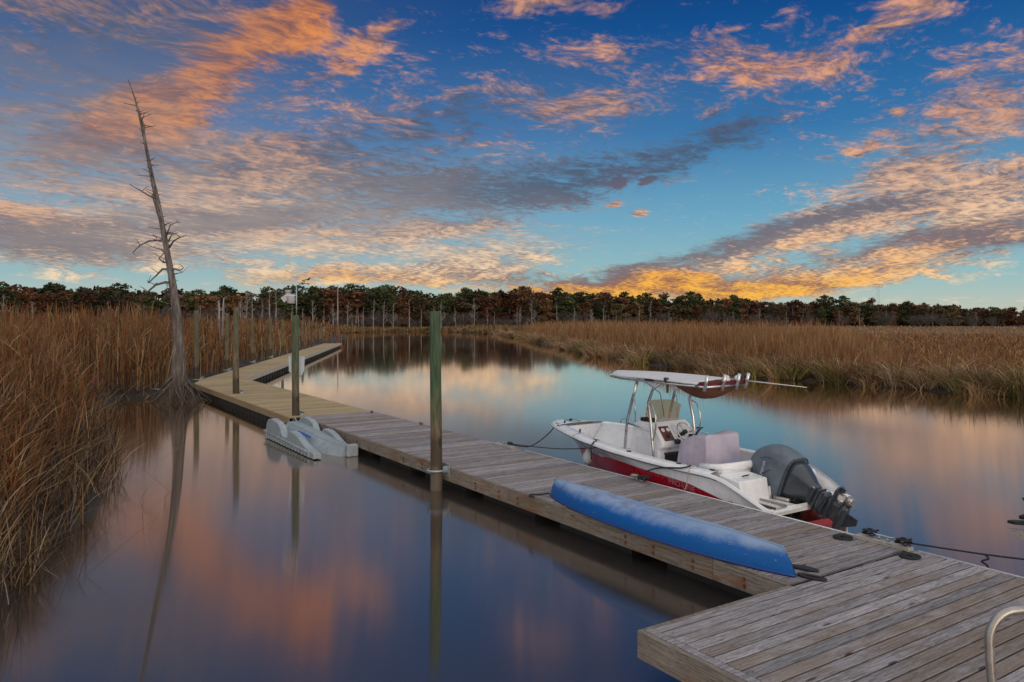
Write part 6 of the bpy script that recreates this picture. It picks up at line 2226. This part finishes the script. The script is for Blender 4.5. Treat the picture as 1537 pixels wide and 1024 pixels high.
    M3 = Matrix(((ex.x, ey.x, ez.x, 0), (ex.y, ey.y, ez.y, 0), (ex.z, ey.z, ez.z, 0), (0, 0, 0, 1)))
    text_part('bow_number', 'C 198 W C', 0.19, dark, r, Matrix.Translation(mid + ez * 0.03) @ M3, 0.0, wrap=top_o)
    faint = simple('faint hull lettering', (0.50, 0.26, 0.28), 0.5)
    i1 = min(range(len(xs)), key=lambda i: abs(red[i][3][0] - 1.15))
    pa, pb = Vector(red[i1][3]), Vector(red[i1][4]); pc, pd = Vector(red[i1 - 3][4]), Vector(red[i1 + 3][4])
    ex = (pc - pd).normalized(); ey = pb - pa; ey = (ey - ex * ey.dot(ex)).normalized(); ez = ex.cross(ey)
    M3 = Matrix(((ex.x, ey.x, ez.x, 0), (ex.y, ey.y, ez.y, 0), (ex.z, ey.z, ez.z, 0), (0, 0, 0, 1)))
    text_part('hull_lettering', 'PRO-LINE', 0.15, faint, r, Matrix.Translation(pb * 0.72 + pa * 0.28 + ez * 0.02) @ M3, 0.0, wrap=hull_o)

    # fender hanging over the side
    f = empty('boat_fender', r.matrix_basis @ Vector((4.28, 0.69, 0.46)), 0, 'white teardrop fender hanging on a cord at the bow of the boat', 'fender')
    fb = MB(); fb.lathe([(0, -0.14), (0.05, -0.135), (0.095, -0.08), (0.105, 0.0), (0.085, 0.09), (0.045, 0.14), (0.025, 0.19), (0, 0.20)], 16); fb.build('body', WHITE2, f)
    fc = MB(); e2 = r.matrix_basis.inverted(); tgt = r.matrix_basis @ Vector((4.30, 1.04, 0.975)) - f.location
    fc.tube([(0, 0, 0.19), (tgt.x * 0.8, tgt.y * 0.8, 0.40), (tgt.x - 0.01, tgt.y - 0.01, tgt.z - 0.02), (tgt.x + 0.16 * N.x, tgt.y + 0.16 * N.y, tgt.z + 0.01)], 0.008, 5); fc.build('cord', ROPEPALE, f)
    # short lines made fast on the boat
    rope('tie_line', [r.matrix_basis @ Vector((3.55, 1.10, 0.93)), r.matrix_basis @ Vector((3.50, 1.22, 0.86)), r.matrix_basis @ Vector((3.48, 1.24, 0.70)), r.matrix_basis @ Vector((3.50, 1.22, 0.60))], 0.014, 'black rope end hanging from the side cleat onto the white topside')
    rope('tie_line', [r.matrix_basis @ Vector((0.95, 1.12, 0.875)), r.matrix_basis @ Vector((1.1, 1.205, 0.82)), r.matrix_basis @ Vector((1.6, 1.225, 0.74)), r.matrix_basis @ Vector((1.95, 1.235, 0.62))], 0.014, 'dark line lying along the white topside near the stern cleat')
    rope('tie_line', [r.matrix_basis @ Vector((0.93, 1.14, 0.87)), r.matrix_basis @ Vector((0.92, 1.22, 0.80)), r.matrix_basis @ Vector((0.95, 1.225, 0.60)), sn(BS0 - 0.97, NR - 0.02, DECK + 0.02)], 0.008, 'thin pale cord from the stern cleat down to the dock edge', ROPEPALE)
    return r, eng, M


BOAT, ENG, EM = build_boat()


# ---------------------------------------------------------------- second boat, lying off the right edge; only the foot of its motor is in view
def build_second_boat():
    r = empty('skiff', sn(-3.55, 10.72, 0), DOCK_ANG, 'second boat off the right edge, only its dark motor foot in view', 'boat')
    hb = MB(); secs = []
    for x, w, zk, zs in ((0.0, 0.78, -0.16, 0.62), (1.2, 0.85, -0.18, 0.62), (2.4, 0.80, -0.16, 0.66), (3.3, 0.55, -0.05, 0.74), (3.9, 0.22, 0.15, 0.82), (4.15, 0.02, 0.35, 0.86)):
        half = [(x, 0, zk), (x, w * 0.8, zk + 0.08), (x, w, zs - 0.12), (x, w + 0.03, zs)]
        inn = [(x, max(0, w - 0.06), zs), (x, max(0, w * 0.8 - 0.08), 0.10 + max(0, zk)), (x, 0, 0.10 + max(0, zk))]
        f = half + inn
        secs.append(f + [(p[0], -p[1], p[2]) for p in reversed(f[1:-1])])
    hb.loft(secs, closed=True, cap=True)
    hb.build('hull', WHITE, r)
    for x in (1.0, 2.3):
        th = MB(); th.box((x, -0.66, 0.36), (x + 0.26, 0.66, 0.40)); th.build('bench', WHITE2, r, bevel=0.01)
    m = bpy.data.objects.new('outboard_motor', None); COL.objects.link(m); m.parent = r; m.location = (0, 0, 0)
    cw = MB(); cw.tube([(0.02, 0, 0.85), (0.10, 0, 1.0), (0.20, 0, 1.2), (0.26, 0, 1.32)], [0.16, 0.20, 0.19, 0.08], 14); cw.build('cowling', COWL, m)
    lg = MB(); lg.tube([(0.06, 0, 0.92), (-0.22, 0, 0.72), (-0.50, 0, 0.55)], [0.12, 0.09, 0.065], 12); lg.build('leg', BLACK, m)
    br = MB(); br.box((-0.06, -0.11, 0.42), (0.02, 0.11, 0.90)); br.build('clamp_bracket', BLACK, m, bevel=0.01)
    p = at_y(1552, 806, 1.0)
    # foot of the motor, drawn in the plane it is seen in
    inv = r.matrix_basis.inverted()
    o = inv @ at_y(1553, 806, 9.72)
    M = Matrix.Translation(o) @ Matrix.Rotation(math.radians(38), 4, 'Z')
    f = MB(); f.tube([M @ Vector((0.05, 0, -0.12)), M @ Vector((0.06, 0, 0.12)), (o.x + 0.10, o.y, o.z + 0.30), (-0.50, 0, 0.55)], [0.05, 0.065, 0.07, 0.065], 12); f.build('gearcase', BLACK, m)
    f = MB(); f.prism([(-0.30, 0.005), (-0.24, 0.06), (0.18, 0.09), (0.22, 0.0), (0.18, -0.09), (-0.24, -0.06)], 0.15, 0.185, M); f.build('cavitation_plate', BLACK, m)
    f = MB(); f.tube([M @ Vector((-0.17, 0, 0.235)), M @ Vector((-0.08, 0, 0.25)), M @ Vector((0.1, 0, 0.26))], [0.02, 0.045, 0.05], 10); f.build('trim_tab', BLACK, m)
    f = MB(); f.prism([(-0.29, 0.09), (0.12, 0.05), (0.10, -0.22), (0.02, -0.20)], -0.02, 0.02, M @ Matrix.Rotation(PI / 2, 4, 'X')); f.build('skeg', RAIL, m)
    f = MB(); f.prism([(-0.14, 0.48), (-0.08, 0.50), (0.05, 0.40), (0.05, 0.26), (-0.04, 0.34)], -0.02, 0.02, M @ Matrix.Rotation(PI / 2, 4, 'X')); f.build('steering_fin', BLACK, m)
    c = MB(); c.tube([(0.25, -0.82, 0.66), (0.45, -0.82, 0.66)], 0.012, 6); c.tube([(0.35, -0.82, 0.62), (0.35, -0.82, 0.665)], 0.015, 6); c.build('side_cleat', ALU, r)
    q = [sn(-5.3, NR - 0.05, DECK + 0.09), sn(-4.55, NR + 0.12, DECK + 0.12), sn(-3.9, NR + 0.30, DECK + 0.16), r.matrix_basis @ Vector((0.35, -0.82, 0.66))]
    rope('mooring_line', q, 0.011, 'black mooring line running from the long cleat block to the boat off the right edge')
    k = sn(-4.5, NR + 0.13, DECK + 0.10)
    rope('rope_end', [k + Vector((0, 0, 0.02)), k + Vector((0.03, -0.02, -0.02)), k + Vector((-0.03, 0.01, -0.06)), k + Vector((0.02, 0.0, -0.10)), k + Vector((0.05, 0.02, -0.14))], 0.012, 'frayed knot of dark rope hanging on the black mooring line near the right edge')


build_second_boat()
